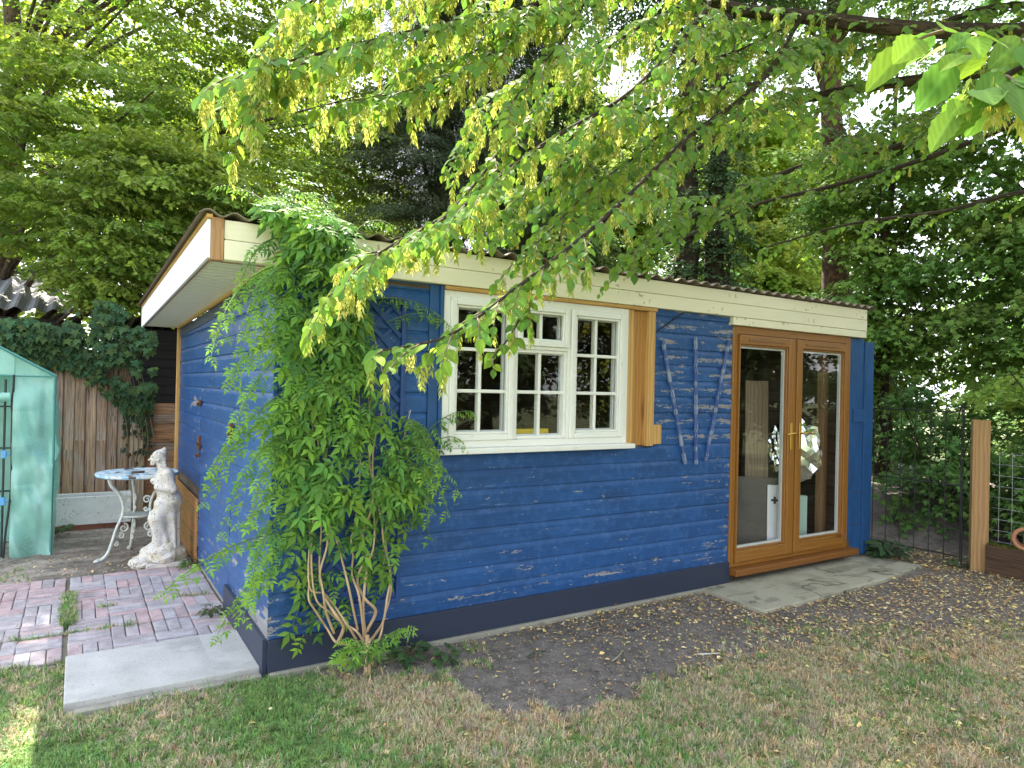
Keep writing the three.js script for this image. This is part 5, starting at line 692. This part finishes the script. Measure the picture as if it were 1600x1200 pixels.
// ivy over the fence and post
{
  const I = thing('ivy', 'dark glossy ivy hanging over the board fence and grey post', 'ivy', [-0.8, 0, -5.3]), r = rngOf(1101), L = [];
  const low = x => x < -1.55 ? 1.55 : x < -1.1 ? mix(1.55, 1.72, (x + 1.55) / 0.45) : x < -0.8 ? mix(1.72, 1.62, (x + 1.1) / 0.3) : x < -0.45 ? mix(1.62, 1.25, (x + 0.8) / 0.35) : x < -0.22 ? mix(1.25, 1.0, (x + 0.45) / 0.23) : x < -0.1 ? mix(1.0, 1.5, (x + 0.22) / 0.12) : 1.5;
  for (let i = 0; i < 4200; i++) { const x = mix(-2.7, -0.12, r()), top = (x < -1.05 ? 2.02 : x < -0.75 ? mix(2.02, 2.3, (x + 1.05) / 0.3) : 2.3 - 0.3 * sstep(-0.5, -0.15, x)) + 0.15 * vn(x * 3, 2, 4), lo = low(x), y = mix(lo - 0.12 * r() * r(), top, Math.pow(r(), 0.9)); if (fbm(x * 5, y * 5, 3, 211) < 0.36) continue; const b = 0.04 + 0.22 * sstep(lo, lo + 0.4, y) * r() + 0.08 * r(); L.push({ m: place(V(x, y, -5.34 + b), V((r() - 0.5) * 1.2, -1, 0.2 + 0.4 * r()), V((r() - 0.5) * 0.9, 0.55, 1), 0.075 * (0.5 + 0.9 * r())), c: tint(r, [0.065, 0.13, 0.045], 0.5, 0.3) }); }
  for (let i = 0; i < 420; i++) { const s = r(), x = mix(-0.42, -0.14, r()), y = mix(0.45, 1.3, Math.sqrt(s)); if (r() > 0.3 + 0.7 * s || x > -0.36 && x < -0.19 && r() < 0.75) continue; L.push({ m: place(V(x, y, -5.235), V((r() - 0.5), -1, 0.25), V((r() - 0.5) * 0.8, 0.4, 1), 0.055 * (0.6 + 0.7 * r())), c: tint(r, r() < 0.2 ? [0.16, 0.07, 0.03] : [0.032, 0.068, 0.035], 0.35, 0.1) }); }
  for (let k = 0; k < 6; k++) { const x = -0.40 + k * 0.05; part(I, 'stem', tube([[x, 0.3 + 0.1 * k, 0.07], [x + 0.03, 0.8, 0.08], [x - 0.02, 1.2, 0.07], [x - 0.1, 1.6, 0.08]].map(p => V(p[0] + 0.8, p[1], p[2])), 0.006, 0.004, 5), M.twig); }
  foliage(I, 'leaf', [leafGeo('ivy')], LEAF.glossy, L, 220, 'leaves');
  // low weeds
  const weed = (x, z, n, s, kind, col, label) => { const w = thing('weed', label, 'weed', [x, groundY(x, z), z]), q = []; for (let i = 0; i < n; i++) { const a = r() * 6.28, R = s * (0.2 + 0.9 * Math.sqrt(r())); q.push({ m: place(V(x + Math.cos(a) * R * 0.7, groundY(x, z) + s * (0.25 + 0.8 * r()), z + Math.sin(a) * R * 0.7), V(Math.cos(a), 0.15 - 0.5 * r(), Math.sin(a)), V(0.2, 1, 0.4), s * (0.55 + 0.4 * r())), c: tint(r, col, 0.3, 0.12) }); } part(w, 'stem', [0, 1, 2, 3].map(k => tube([[0, -0.02, 0], [Math.cos(k * 1.6) * s * 0.3, s * 0.6, Math.sin(k * 1.6) * s * 0.3], [Math.cos(k * 1.6) * s * 0.6, s * 0.95, Math.sin(k * 1.6) * s * 0.6]], 0.003, 0.002, 4)), M.twig); foliage(w, 'leaf', [leafGeo(kind)], LEAF.soft, q, n); };
  weed(-1.0, -4.30, 22, 0.10, 'ovate', [0.07, 0.15, 0.04], 'leafy green weed at the foot of the greenhouse beside the trough');
  weed(-0.06, -2.42, 30, 0.09, 'lance', [0.11, 0.20, 0.04], 'pale green weed tuft between the statue base and the shed');
  weed(-0.09, -1.12, 26, 0.08, 'lance', [0.08, 0.13, 0.05], 'wispy weed at the left wall where the paving meets the base board');
  weed(0.74, 0.16, 34, 0.09, 'ovate', [0.06, 0.12, 0.035], 'dark leafy weed against the base board right of the climber');
  weed(0.90, 0.28, 22, 0.07, 'ovate', [0.065, 0.13, 0.04], 'low leafy weed on the soil in front of the base board');
  weed(1.38, 0.49, 14, 0.05, 'lance', [0.06, 0.11, 0.05], 'tiny grey-green seedling alone on the bare soil');
  weed(5.66, 0.14, 60, 0.15, 'ovate', [0.055, 0.12, 0.035], 'leafy green weed between the door slab and the iron gate');
  weed(5.83, 0.02, 40, 0.13, 'ovate', [0.05, 0.11, 0.035], 'green weed at the hinge side of the iron gate');
  weed(6.0, 0.60, 20, 0.08, 'ovate', [0.09, 0.17, 0.04], 'bright small weed at the foot of the timber post');
}

// ---------------------------------------------------------------- hornbeam whose branches hang before the shed
{
  const T = thing('hornbeam_tree', 'hornbeam reaching in from the right with drooping leafy branches and yellow hanging catkins', 'tree', [5.7, 0, 3.6]), r = rngOf(1201), O = V(5.7, 0, 3.6);
  const W = a => a.map(p => V(...p).sub(O));
  part(T, 'trunk', tube(W([[5.7, -0.1, 3.6], [5.65, 1.2, 3.55], [5.5, 2.6, 3.5], [5.45, 4.2, 3.4], [5.3, 6.4, 3.2], [5.2, 8.5, 3.1]]), 0.24, 0.09, 12), M.bark);
  const limbs = [
    [[[5.48, 3.0, 3.5], [4.3, 3.55, 2.5], [2.68, 3.42, 1.84], [2.2, 3.47, 1.54], [1.71, 3.41, 1.46], [1.07, 3.5, 1.41], [0.5, 3.35, 1.5]], 0.055, 0.014],
    [[[5.46, 3.3, 3.4], [4.56, 3.71, 1.96], [3.37, 3.42, 1.68], [2.81, 3.31, 1.32], [2.43, 3.17, 1.08], [1.96, 2.83, 0.9], [1.53, 2.54, 0.75]], 0.05, 0.006],
    [[[5.46, 3.5, 3.4], [5.24, 3.82, 1.92], [4.45, 3.54, 1.65], [3.73, 3.22, 1.19], [3.1, 3.04, 0.91], [2.5, 2.71, 0.65], [2.02, 2.39, 0.46]], 0.04, 0.006],
    [[[5.4, 4.0, 3.4], [4.72, 4.1, 2.06], [3.84, 3.95, 1.74], [3.18, 3.66, 1.56], [2.8, 3.52, 1.32], [2.34, 3.49, 1.15]], 0.03, 0.006],
    [[[5.24, 3.82, 1.92], [4.52, 3.38, 1.22], [3.74, 3.07, 0.73], [3.27, 2.92, 0.43], [2.69, 2.61, 0.18], [2.28, 2.48, 0.14]], 0.022, 0.005],
    [[[5.46, 2.9, 3.4], [5.77, 3.14, 1.77], [4.92, 3.06, 1.47], [4.45, 2.91, 1.18], [3.87, 2.8, 0.8], [3.36, 2.62, 0.48]], 0.025, 0.005],
  ];
  limbs.forEach(([p, a, b]) => part(T, 'limb', tube(W(p), a, b, 8), M.bark));
  const B = {
    M6: [[1.71, 3.41, 1.46], [1.38, 3.3, 1.25], [1.01, 3.09, 1.13], [0.76, 2.91, 0.97], [0.61, 2.66, 0.88]], M7: [[1.79, 3.0, 1.62], [1.39, 2.88, 1.49], [1.02, 2.65, 1.37], [0.81, 2.44, 1.24], [0.62, 2.26, 1.12]], M8: [[1.71, 3.41, 1.46], [1.07, 3.37, 1.41], [0.59, 3.18, 1.34], [0.29, 2.92, 1.26], [0.09, 2.67, 1.25]],
    B4: [[0.94, 3.42, 1.46], [0.59, 3.02, 1.57], [0.26, 2.86, 1.54], [-0.03, 2.71, 1.54], [-0.32, 2.54, 1.59], [-0.53, 2.43, 1.57]], B4b: [[0.63, 3.38, 1.52], [0.27, 3.04, 1.61], [-0.14, 2.84, 1.59], [-0.35, 2.66, 1.57], [-0.44, 2.44, 1.57]], B4c: [[0.59, 3.02, 1.57], [0.36, 2.75, 1.55], [0.18, 2.63, 1.49], [0.01, 2.56, 1.44], [-0.15, 2.51, 1.4]], B4d: [[0.94, 3.42, 1.46], [0.69, 2.93, 1.64], [0.52, 2.71, 1.65], [0.4, 2.54, 1.63]],
    B2: [[2.2, 3.47, 1.54], [1.79, 3.0, 1.62], [1.36, 2.66, 1.59], [0.83, 2.23, 1.72], [0.54, 2.01, 1.77], [0.35, 1.87, 1.77], [0.08, 1.70, 1.83], [-0.11, 1.65, 1.8]], B3: [[1.6, 3.42, 1.47], [1.33, 3.15, 1.69], [0.95, 2.73, 1.68], [0.6, 2.48, 1.7], [0.42, 2.34, 1.64], [0.27, 2.19, 1.6], [0.03, 2.03, 1.55], [-0.10, 1.93, 1.54], [-0.19, 1.83, 1.51]], B6: [[0.83, 2.23, 1.72], [0.65, 2.03, 1.73], [0.56, 1.99, 1.67], [0.44, 1.75, 1.65], [0.35, 1.65, 1.66]],
    E1: [[1.63,3.43,1.5],[1.29,3.23,1.43],[1.01,3.0,1.37],[0.79,2.79,1.34],[0.6,2.58,1.34]], E2: [[1.1,3.46,1.45],[0.81,3.19,1.48],[0.54,2.97,1.43],[0.33,2.79,1.41],[0.15,2.7,1.41]], E3: [[0.55,3.36,1.5],[0.16,3.02,1.42],[-0.07,2.85,1.39],[-0.24,2.7,1.4],[-0.36,2.55,1.45]], E4: [[1.79,3.0,1.62],[1.57,2.93,1.48],[1.25,2.62,1.4],[1.02,2.44,1.37],[0.83,2.25,1.36],[0.66,2.09,1.38]], E5: [[2.2,3.46,1.54],[1.85,3.24,1.43],[1.51,3.09,1.33],[1.19,2.8,1.24],[0.96,2.55,1.22]], E7: [[0.6,2.58,1.34],[0.43,2.34,1.35],[0.26,2.16,1.36],[0.1,2.05,1.38],[-0.03,2.01,1.35]],
    B5: [[5.46, 3.1, 3.5], [3.2, 3.1, 3.3], [1.21, 2.57, 3.27], [0.57, 2.2, 3.27], [0.28, 2.07, 3.27], [0.22, 2.06, 3.25], [0.14, 2.06, 3.23]], B5b: [[0.57, 2.2, 3.27], [0.29, 2.04, 3.29], [0.21, 2.0, 3.28], [0.16, 1.97, 3.27]],
  };
  const leaves = [], cats = [], twigs = [], DN = V(0, -1, 0);
  const HL = [[0.16, 0.29, 0.032], [0.12, 0.25, 0.037], [0.22, 0.35, 0.03], [0.17, 0.30, 0.037]];
  const leaf = (p, d, s) => leaves.push({ m: place(p, d, V((r() - 0.5) * 0.9 - 0.2, 0.85, (r() - 0.5) * 0.8 + 0.6), s * (0.7 + 0.55 * r())), c: tint(r, HL[Math.floor(r() * 4)], 0.18, 0.10) });
  const cat = (p, s) => cats.push({ m: place(p, V((r() - 0.5) * 0.25, 1, (r() - 0.5) * 0.25), V(r() - 0.5, 0, r() - 0.5), s * (0.75 + 0.5 * r())), c: tint(r, [[0.52, 0.56, 0.11], [0.60, 0.60, 0.15], [0.42, 0.50, 0.09]][Math.floor(r() * 3)], 0.15, 0.06) });
  // leafy side twigs along a branch from t0 on
  const dress = (pts, t0, gap, tl, ls, pc, tubeR) => {
    const c = new THREE.CatmullRomCurve3(pts.map(p => V(...p))), len = c.getLength(); if (tubeR) part(T, 'branch', tube(W(pts), tubeR, 0.003, 6), M.bark);
    const n = Math.round(len * (1 - t0) / gap);
    for (let i = 0; i <= n; i++) {
      const u = Math.min(1, t0 + (1 - t0) * i / n), p = c.getPointAt(u), f = c.getTangentAt(u), s = i % 2 ? 1 : -1, side = V(-f.z, 0, f.x).normalize(), up = 0.35 * (r() - 0.35);
      const d = f.clone().multiplyScalar(0.8).addScaledVector(side, s * (0.5 + 0.5 * r())).add(V(0, up - 0.12, 0)).normalize(), L = tl * (0.55 + 0.7 * r()) * (i === n ? 0.6 : 1), e = p.clone().addScaledVector(d, L).add(V(0, -0.30 * L, 0)), q = new THREE.QuadraticBezierCurve3(p, p.clone().addScaledVector(d, L * 0.55), e);
      twigs.push(tube(q.getPoints(4).map(v => v.sub(O)), 0.0032, 0.0014, 4, false)); const k = Math.max(3, Math.round(L / (ls * 0.42)));
      for (let j = 1; j <= k; j++) { const v = j / k, pp = q.getPoint(v), tf = q.getTangent(v), sd = V(-tf.z, 0, tf.x).normalize(), sg = j % 2 ? 1 : -1; leaf(pp, tf.clone().multiplyScalar(j === k ? 1 : 0.55).addScaledVector(sd, j === k ? 0 : sg * (0.55 + 0.4 * r())).add(V(0, -0.15 - 0.35 * r(), 0)), ls); if (r() < pc * 0.45) cat(pp.clone().add(V(0, -0.005, 0)), ls * 1.5); }
      if (r() < pc) cat(e, ls * 1.75); if (r() < 0.7) leaf(p, side.clone().multiplyScalar(-s).add(f).add(V(0, -0.3, 0)), ls);
    }
  };
  dress(B.B2, 0.12, 0.058, 0.165, 0.048, 0.62, 0.013); dress(B.B3, 0.15, 0.045, 0.17, 0.048, 0.75, 0.011); dress(B.B6, 0.1, 0.07, 0.10, 0.048, 0.5, 0.005);
  dress(B.B4, 0.1, 0.042, 0.20, 0.050, 0.8, 0.009); dress(B.B4b, 0.1, 0.042, 0.20, 0.048, 0.8, 0.008); dress(B.B4c, 0.05, 0.045, 0.17, 0.048, 0.8, 0.005); dress(B.B4d, 0.1, 0.05, 0.18, 0.048, 0.8, 0.005);
  dress(B.M6, 0.1, 0.05, 0.22, 0.048, 0.6, 0.008); dress(B.M7, 0.08, 0.05, 0.2, 0.048, 0.5, 0.008); dress(B.M8, 0.1, 0.05, 0.2, 0.048, 0.6, 0.008);
  dress(limbs[1][0], 0.35, 0.08, 0.26, 0.048, 0.15); dress(limbs[2][0], 0.25, 0.085, 0.28, 0.048, 0.1); dress(limbs[3][0], 0.3, 0.075, 0.26, 0.048, 0.15); dress(limbs[4][0], 0.3, 0.26, 0.20, 0.048, 0.05); dress(limbs[5][0], 0.3, 0.2, 0.22, 0.048, 0.05); dress(limbs[0][0], 0.45, 0.06, 0.22, 0.048, 0.3);
  for (const [k, pc] of [['E1', 0.6], ['E2', 0.75], ['E3', 0.8], ['E4', 0.55], ['E5', 0.4], ['E7', 0.7]]) dress(B[k], 0.05, 0.045, 0.17, 0.047, pc, 0.006);
  dress(B.B5, 0.94, 0.05, 0.06, 0.062, 0.0, 0.012); dress(B.B5b, 0.3, 0.05, 0.045, 0.062, 0.0, 0.005); cat(V(0.168, 1.985, 3.28), 0.085); cat(V(0.198, 1.985, 3.297), 0.085); cat(V(0.15, 1.99, 3.26), 0.06); cat(V(0.205, 1.995, 3.28), 0.07);
  // side branches between the limbs, depth of the crown behind and above
  for (let i = 0; i < 20; i++) { const L0 = limbs[1 + i % 3][0], k = 2 + Math.floor(r() * (L0.length - 3)), s = V(...L0[k]).lerp(V(...L0[k + 1]), r()), d = V(-0.75 - 0.5 * r(), -0.05 - 0.35 * r(), (r() - 0.5) * 0.9).normalize(), l = 0.5 + 0.7 * r(); dress([s.toArray(), s.clone().addScaledVector(d, l * 0.5).add(V(0, 0.05, 0)).toArray(), s.clone().addScaledVector(d, l).add(V(0, -0.08, 0)).toArray()], 0.1, 0.06, 0.22, 0.052, 0.12); }
  part(T, 'twigs', twigs, M.twig).userData.kind = 'stuff';
  foliage(T, 'leaf', [smoothLeaf(leafGeo('ovate'))], LEAF.soft, leaves, 300, 'leaves', [fineLeaf()]); foliage(T, 'catkin', [1, 2, 3].map(catkinGeo), LEAF.catkin, cats, 260, 'catkins');
  // upper crown, above the picture, that shades the lawn
  const up = []; growBoughs(r, V(5.4, 0, 3.3), [{ p: [3.4, 5.3, 3.2], r: [3.6, 1.3, 3.0], n: 300, len: 1.6 }, { p: [5.5, 7.2, 3], r: [2.6, 1.6, 2.4], n: 140, len: 1.5 }], up, null, [0.16, 0.29, 0.06], { step: 0.11 }); foliage(T, 'spray', SPRAY.horn, LEAF.soft, up, 0, 'crown');
}
// ---------------------------------------------------------------- trees behind
const bg = 'trees behind the shed';
tree({ name: 'hornbeam_tree', label: 'broad sunlit hornbeam filling the upper left behind the fence and ivy', seed: 21, x: -1.9, z: -9.4, h: 9.5, r: 0.26, geos: SPRAY.horn, group: bg, col: [0.195, 0.29, 0.028],
  clouds: [{ p: [-0.8, 4.45, -6.6], r: [2.1, 1.7, 1.5], n: 130, len: 1.7 }, { p: [0.6, 3.6, -5.4], r: [1.6, 1.0, 1.0], n: 130, len: 1.4 }, { p: [-0.4, 6.9, -7.4], r: [2.5, 2.2, 2.0], n: 95, len: 1.8 }, { p: [-0.3, 2.75, -6.0], r: [0.9, 0.5, 0.7], n: 45, len: 0.9 }, { p: [2.3, 5.6, -6.6], r: [1.6, 1.6, 1.2], n: 120, len: 1.4 }, { p: [0.9, 8.2, -6.6], r: [1.7, 1.1, 1.2], n: 60, len: 1.4 }], opt: { step: 0.12 } });
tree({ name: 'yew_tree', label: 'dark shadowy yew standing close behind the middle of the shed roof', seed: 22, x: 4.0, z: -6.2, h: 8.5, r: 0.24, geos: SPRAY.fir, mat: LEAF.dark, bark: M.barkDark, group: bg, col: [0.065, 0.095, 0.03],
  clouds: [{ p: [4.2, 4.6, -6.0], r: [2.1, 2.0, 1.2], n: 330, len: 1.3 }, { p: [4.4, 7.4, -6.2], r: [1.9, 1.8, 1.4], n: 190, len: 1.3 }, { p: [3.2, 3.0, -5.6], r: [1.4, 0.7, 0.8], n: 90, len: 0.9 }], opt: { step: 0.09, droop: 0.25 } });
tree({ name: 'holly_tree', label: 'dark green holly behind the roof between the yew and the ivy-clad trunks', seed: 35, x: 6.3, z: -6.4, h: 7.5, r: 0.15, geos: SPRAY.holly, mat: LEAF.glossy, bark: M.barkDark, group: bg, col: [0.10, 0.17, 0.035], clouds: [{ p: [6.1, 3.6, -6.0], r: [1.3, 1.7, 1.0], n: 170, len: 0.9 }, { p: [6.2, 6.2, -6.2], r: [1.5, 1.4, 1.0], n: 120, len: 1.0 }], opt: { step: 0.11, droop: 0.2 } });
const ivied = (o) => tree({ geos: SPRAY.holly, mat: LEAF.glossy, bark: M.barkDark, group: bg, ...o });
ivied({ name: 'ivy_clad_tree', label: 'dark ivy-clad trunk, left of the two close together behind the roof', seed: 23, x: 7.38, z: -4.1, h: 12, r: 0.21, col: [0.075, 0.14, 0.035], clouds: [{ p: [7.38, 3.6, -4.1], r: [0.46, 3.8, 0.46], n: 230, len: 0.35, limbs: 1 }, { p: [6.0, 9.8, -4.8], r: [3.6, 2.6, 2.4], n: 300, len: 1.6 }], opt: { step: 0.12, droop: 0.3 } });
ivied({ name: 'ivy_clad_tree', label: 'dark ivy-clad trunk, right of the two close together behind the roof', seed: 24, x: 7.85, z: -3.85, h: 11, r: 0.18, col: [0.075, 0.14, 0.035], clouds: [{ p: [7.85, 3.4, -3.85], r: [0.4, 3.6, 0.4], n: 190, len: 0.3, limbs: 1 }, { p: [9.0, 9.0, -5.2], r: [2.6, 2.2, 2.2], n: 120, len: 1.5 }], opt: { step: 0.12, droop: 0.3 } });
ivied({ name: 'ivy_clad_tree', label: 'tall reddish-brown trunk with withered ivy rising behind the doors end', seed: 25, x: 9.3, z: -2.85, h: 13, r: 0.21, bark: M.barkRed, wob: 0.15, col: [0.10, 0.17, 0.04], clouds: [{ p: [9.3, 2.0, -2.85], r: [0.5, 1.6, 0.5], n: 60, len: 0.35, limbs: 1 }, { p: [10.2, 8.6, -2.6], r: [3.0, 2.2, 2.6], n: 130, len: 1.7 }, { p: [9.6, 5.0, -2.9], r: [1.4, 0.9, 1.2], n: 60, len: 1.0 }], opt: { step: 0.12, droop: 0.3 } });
tree({ name: 'lime_tree', label: 'bright yellow-green sunlit tree far behind the doors end of the roof', seed: 26, x: 12.6, z: -7.4, h: 8, r: 0.2, geos: SPRAY.far, group: bg, col: [0.30, 0.39, 0.035], clouds: [{ p: [12.2, 3.4, -6.6], r: [2.2, 2.4, 1.6], n: 300, len: 1.4 }, { p: [13.4, 6.8, -7.4], r: [2.4, 2.0, 1.6], n: 200, len: 1.4 }], opt: { step: 0.16 } });
tree({ name: 'lime_tree', label: 'pale green leafy tree far behind the two ivy-clad trunks', seed: 27, x: 9.6, z: -10.6, h: 9, r: 0.2, geos: SPRAY.far, group: bg, col: [0.28, 0.39, 0.035], clouds: [{ p: [9.4, 3.6, -9.8], r: [3.0, 2.2, 1.8], n: 300, len: 1.5 }, { p: [9.2, 7.0, -9.8], r: [3.2, 2.4, 1.6], n: 210, len: 1.5 }], opt: { step: 0.16 } });
tree({ name: 'lime_tree', label: 'tall leafy tree far behind the left hornbeam', seed: 28, x: -1.5, z: -15, h: 12, r: 0.25, geos: SPRAY.far, group: bg, col: [0.29, 0.39, 0.035], clouds: [{ p: [-1.0, 6.5, -14], r: [3.2, 4.5, 2.0], n: 240, len: 1.8 }, { p: [3.5, 6.0, -13], r: [3.2, 3.6, 1.8], n: 260, len: 1.8 }], opt: { step: 0.17 } });
tree({ name: 'maple_tree', label: 'dark layered maple behind the timber post at the right', seed: 29, x: 8.9, z: 0.5, h: 7.5, r: 0.10, geos: SPRAY.acer, mat: LEAF.glossy, bark: M.barkDark, group: bg, col: [0.15, 0.26, 0.035], clouds: [{ p: [8.6, 2.7, 0.2], r: [1.5, 1.4, 1.5], n: 150, len: 1.0 }, { p: [9.0, 4.8, 0.0], r: [1.7, 1.4, 1.8], n: 100, len: 1.1 }, { p: [8.4, 1.0, 1.2], r: [1.2, 0.8, 0.9], n: 90, len: 0.7 }], opt: { step: 0.13, droop: 0.3 } });
tree({ name: 'maple_tree', label: 'slim dark maple behind the iron gate and blue corner boards', seed: 30, x: 8.2, z: -1.5, h: 6.5, r: 0.075, lean: 0.4, geos: SPRAY.acer, mat: LEAF.glossy, bark: M.barkDark, group: bg, col: [0.16, 0.275, 0.035], clouds: [{ p: [8.2, 2.6, -1.3], r: [1.2, 1.2, 1.0], n: 80, len: 0.9 }, { p: [8.8, 4.4, -1.6], r: [1.6, 1.2, 1.3], n: 70, len: 1.0 }], opt: { step: 0.13, droop: 0.3 } });
tree({ name: 'maple_tree', label: 'leafy maple deep in the shade beyond the right end of the wire fence', seed: 34, x: 11.5, z: 1.6, h: 8.5, r: 0.12, geos: SPRAY.acer, mat: LEAF.glossy, bark: M.barkDark, group: bg, col: [0.16, 0.275, 0.035], clouds: [{ p: [11.2, 3.4, 1.0], r: [1.8, 2.8, 2.2], n: 170, len: 1.2 }, { p: [11.0, 6.8, 0.4], r: [2.2, 1.6, 2.2], n: 60, len: 1.2 }], opt: { step: 0.14, droop: 0.3 } });
// shrubs behind gate and wire
function shrub(name, label, seed, x, z, clouds, geos, mat, col, opt) { const r = rngOf(seed), t = thing(name, label, 'shrub', [x, groundY(x, z), z]), sp = [], st = []; growBoughs(r, V(x, 0, z), clouds, sp, null, col, { step: 0.11, droop: 0.15, minY: 0.05, ...opt }); for (let i = 0; i < 7; i++) { const c = clouds[i % clouds.length], a = r() * 6.28; st.push(tube([[0, -0.05, 0], [(c.p[0] - x) * 0.5 + Math.cos(a) * 0.15, c.p[1] * 0.5, (c.p[2] - z) * 0.5 + Math.sin(a) * 0.15], [c.p[0] - x + Math.cos(a) * c.r[0] * 0.7, c.p[1] + c.r[1] * 0.5, c.p[2] - z + Math.sin(a) * c.r[2] * 0.7]], 0.015, 0.005, 5)); } part(t, 'stems', st, M.barkDark).userData.kind = 'stuff'; foliage(t, 'spray', geos, mat, sp, 0, 'foliage'); }
shrub('understorey_shrub', 'broad-leaved shrub in dappled sun behind the iron gate bars', 41, 7.25, -0.15, [{ p: [7.2, 0.55, 0.05], r: [0.7, 0.55, 0.7], n: 70, len: 0.45 }, { p: [7.6, 1.2, -0.5], r: [0.6, 0.5, 0.6], n: 30, len: 0.4 }], SPRAY.acer, LEAF.glossy, [0.12, 0.24, 0.05], { size: 0.8 });
shrub('understorey_shrub', 'leafy green shrub seen through the wire mesh fence', 42, 7.1, 1.15, [{ p: [7.0, 0.7, 1.1], r: [0.7, 0.6, 0.6], n: 80, len: 0.5 }], SPRAY.acer, LEAF.glossy, [0.12, 0.25, 0.05], { size: 0.85 });
shrub('understorey_shrub', 'dark shrub low behind the right end of the shed', 43, 7.2, -2.4, [{ p: [7.3, 1.1, -2.2], r: [1.0, 1.1, 0.9], n: 110, len: 0.6 }], SPRAY.holly, LEAF.glossy, [0.11, 0.19, 0.04], {});
shrub('beech_branch', 'bright yellow-green beech spray poking in above the wire fence', 44, 7.6, 1.5, [{ p: [6.55, 1.62, 0.95], r: [0.75, 0.14, 0.35], n: 26, len: 0.5 }], SPRAY.horn, LEAF.soft, [0.24, 0.38, 0.05], { size: 0.75 });
[[45, 10.2, -3.6, 'low shrub in the wood behind the reddish trunk'], [46, 11.6, -0.6, 'low shrub in the wood behind the slim maple'], [47, 13.5, -4.6, 'farthest low shrub in the wood to the right of the roof'], [48, 10.4, 1.8, 'low shrub in the wood behind the wire fence'], [49, 9.6, -6.2, 'low shrub in the wood behind the two ivy-clad trunks']].forEach(([sd, x, z, lb]) => shrub('wood_shrub', lb, sd, x, z, [{ p: [x, 1.0, z], r: [1.7, 1.0, 1.6], n: 130, len: 0.9 }, { p: [x + 0.6, 2.1, z], r: [1.2, 0.8, 1.2], n: 50, len: 0.8 }], SPRAY.far, LEAF.soft, [0.13, 0.23, 0.05], { step: 0.16, size: 0.8 }));
// belts of wood closing the view, and the hedge behind the viewer that the panes mirror
const wood = (name, label, seed, clouds, col, geos = SPRAY.far, opt) => { const c = clouds[0].p; tree({ name, label, seed, x: c[0], z: c[2], h: c[1] + clouds[0].r[1] * 0.6, r: 0.18, geos, col, clouds: clouds.map(q => ({ limbs: 3, ...q })), opt: { step: 0.19, size: 1.15, ...opt }, group: 'far trees' }); };
tree({ name: 'lime_tree', label: 'sunny yellow-green tree between holly and the far limes above the roof', seed: 36, x: 9.0, z: -7.6, h: 7.5, r: 0.16, geos: SPRAY.far, group: bg, col: [0.30, 0.40, 0.035], clouds: [{ p: [9.2, 5.6, -7.5], r: [1.9, 1.7, 1.0], n: 130, len: 1.2 }, { p: [8.6, 3.0, -7.4], r: [1.5, 1.4, 1.0], n: 90, len: 1.1 }], opt: { step: 0.16 } });
wood('far_tree', 'far tree in the gap between the yew and the ivy-clad trunks', 51, [{ p: [6.5, 3.6, -15], r: [3.2, 3.6, 1.5], n: 240, len: 1.6 }], [0.20, 0.31, 0.05]);
wood('far_tree', 'far tree behind the reddish trunk', 52, [{ p: [16, 3.4, -8], r: [3.0, 3.4, 2.5], n: 260, len: 1.6 }], [0.18, 0.29, 0.05]);
wood('far_tree', 'far tree behind the dark maples at the right', 53, [{ p: [16.5, 3.6, -1.5], r: [2.5, 3.8, 3.4], n: 280, len: 1.6 }], [0.14, 0.25, 0.05]);
[[55, 4.4, 11.5, 0, 'yellow-green garden tree behind the viewer mirrored in the left window sash'], [56, 7.4, 10.4, 1, 'dark garden tree behind the viewer mirrored in the right window sash'], [57, 10.0, 8.6, 0, 'sunlit garden tree behind the viewer mirrored low in the left door pane'], [58, 12.8, 6.2, 1, 'dark garden tree behind the viewer mirrored in the right door pane'], [59, 15.5, 10.0, 1, 'farthest garden tree behind the viewer mirrored high in the doors']].forEach(([sd, x, z, k, lb]) => wood('garden_tree', lb, sd, [{ p: [x, 3.6, z], r: [1.9, 3.4, 1.5], n: 190, len: 1.3 }], k ? [0.07, 0.12, 0.03] : [0.24, 0.30, 0.04]));
renderer.render(scene, camera);
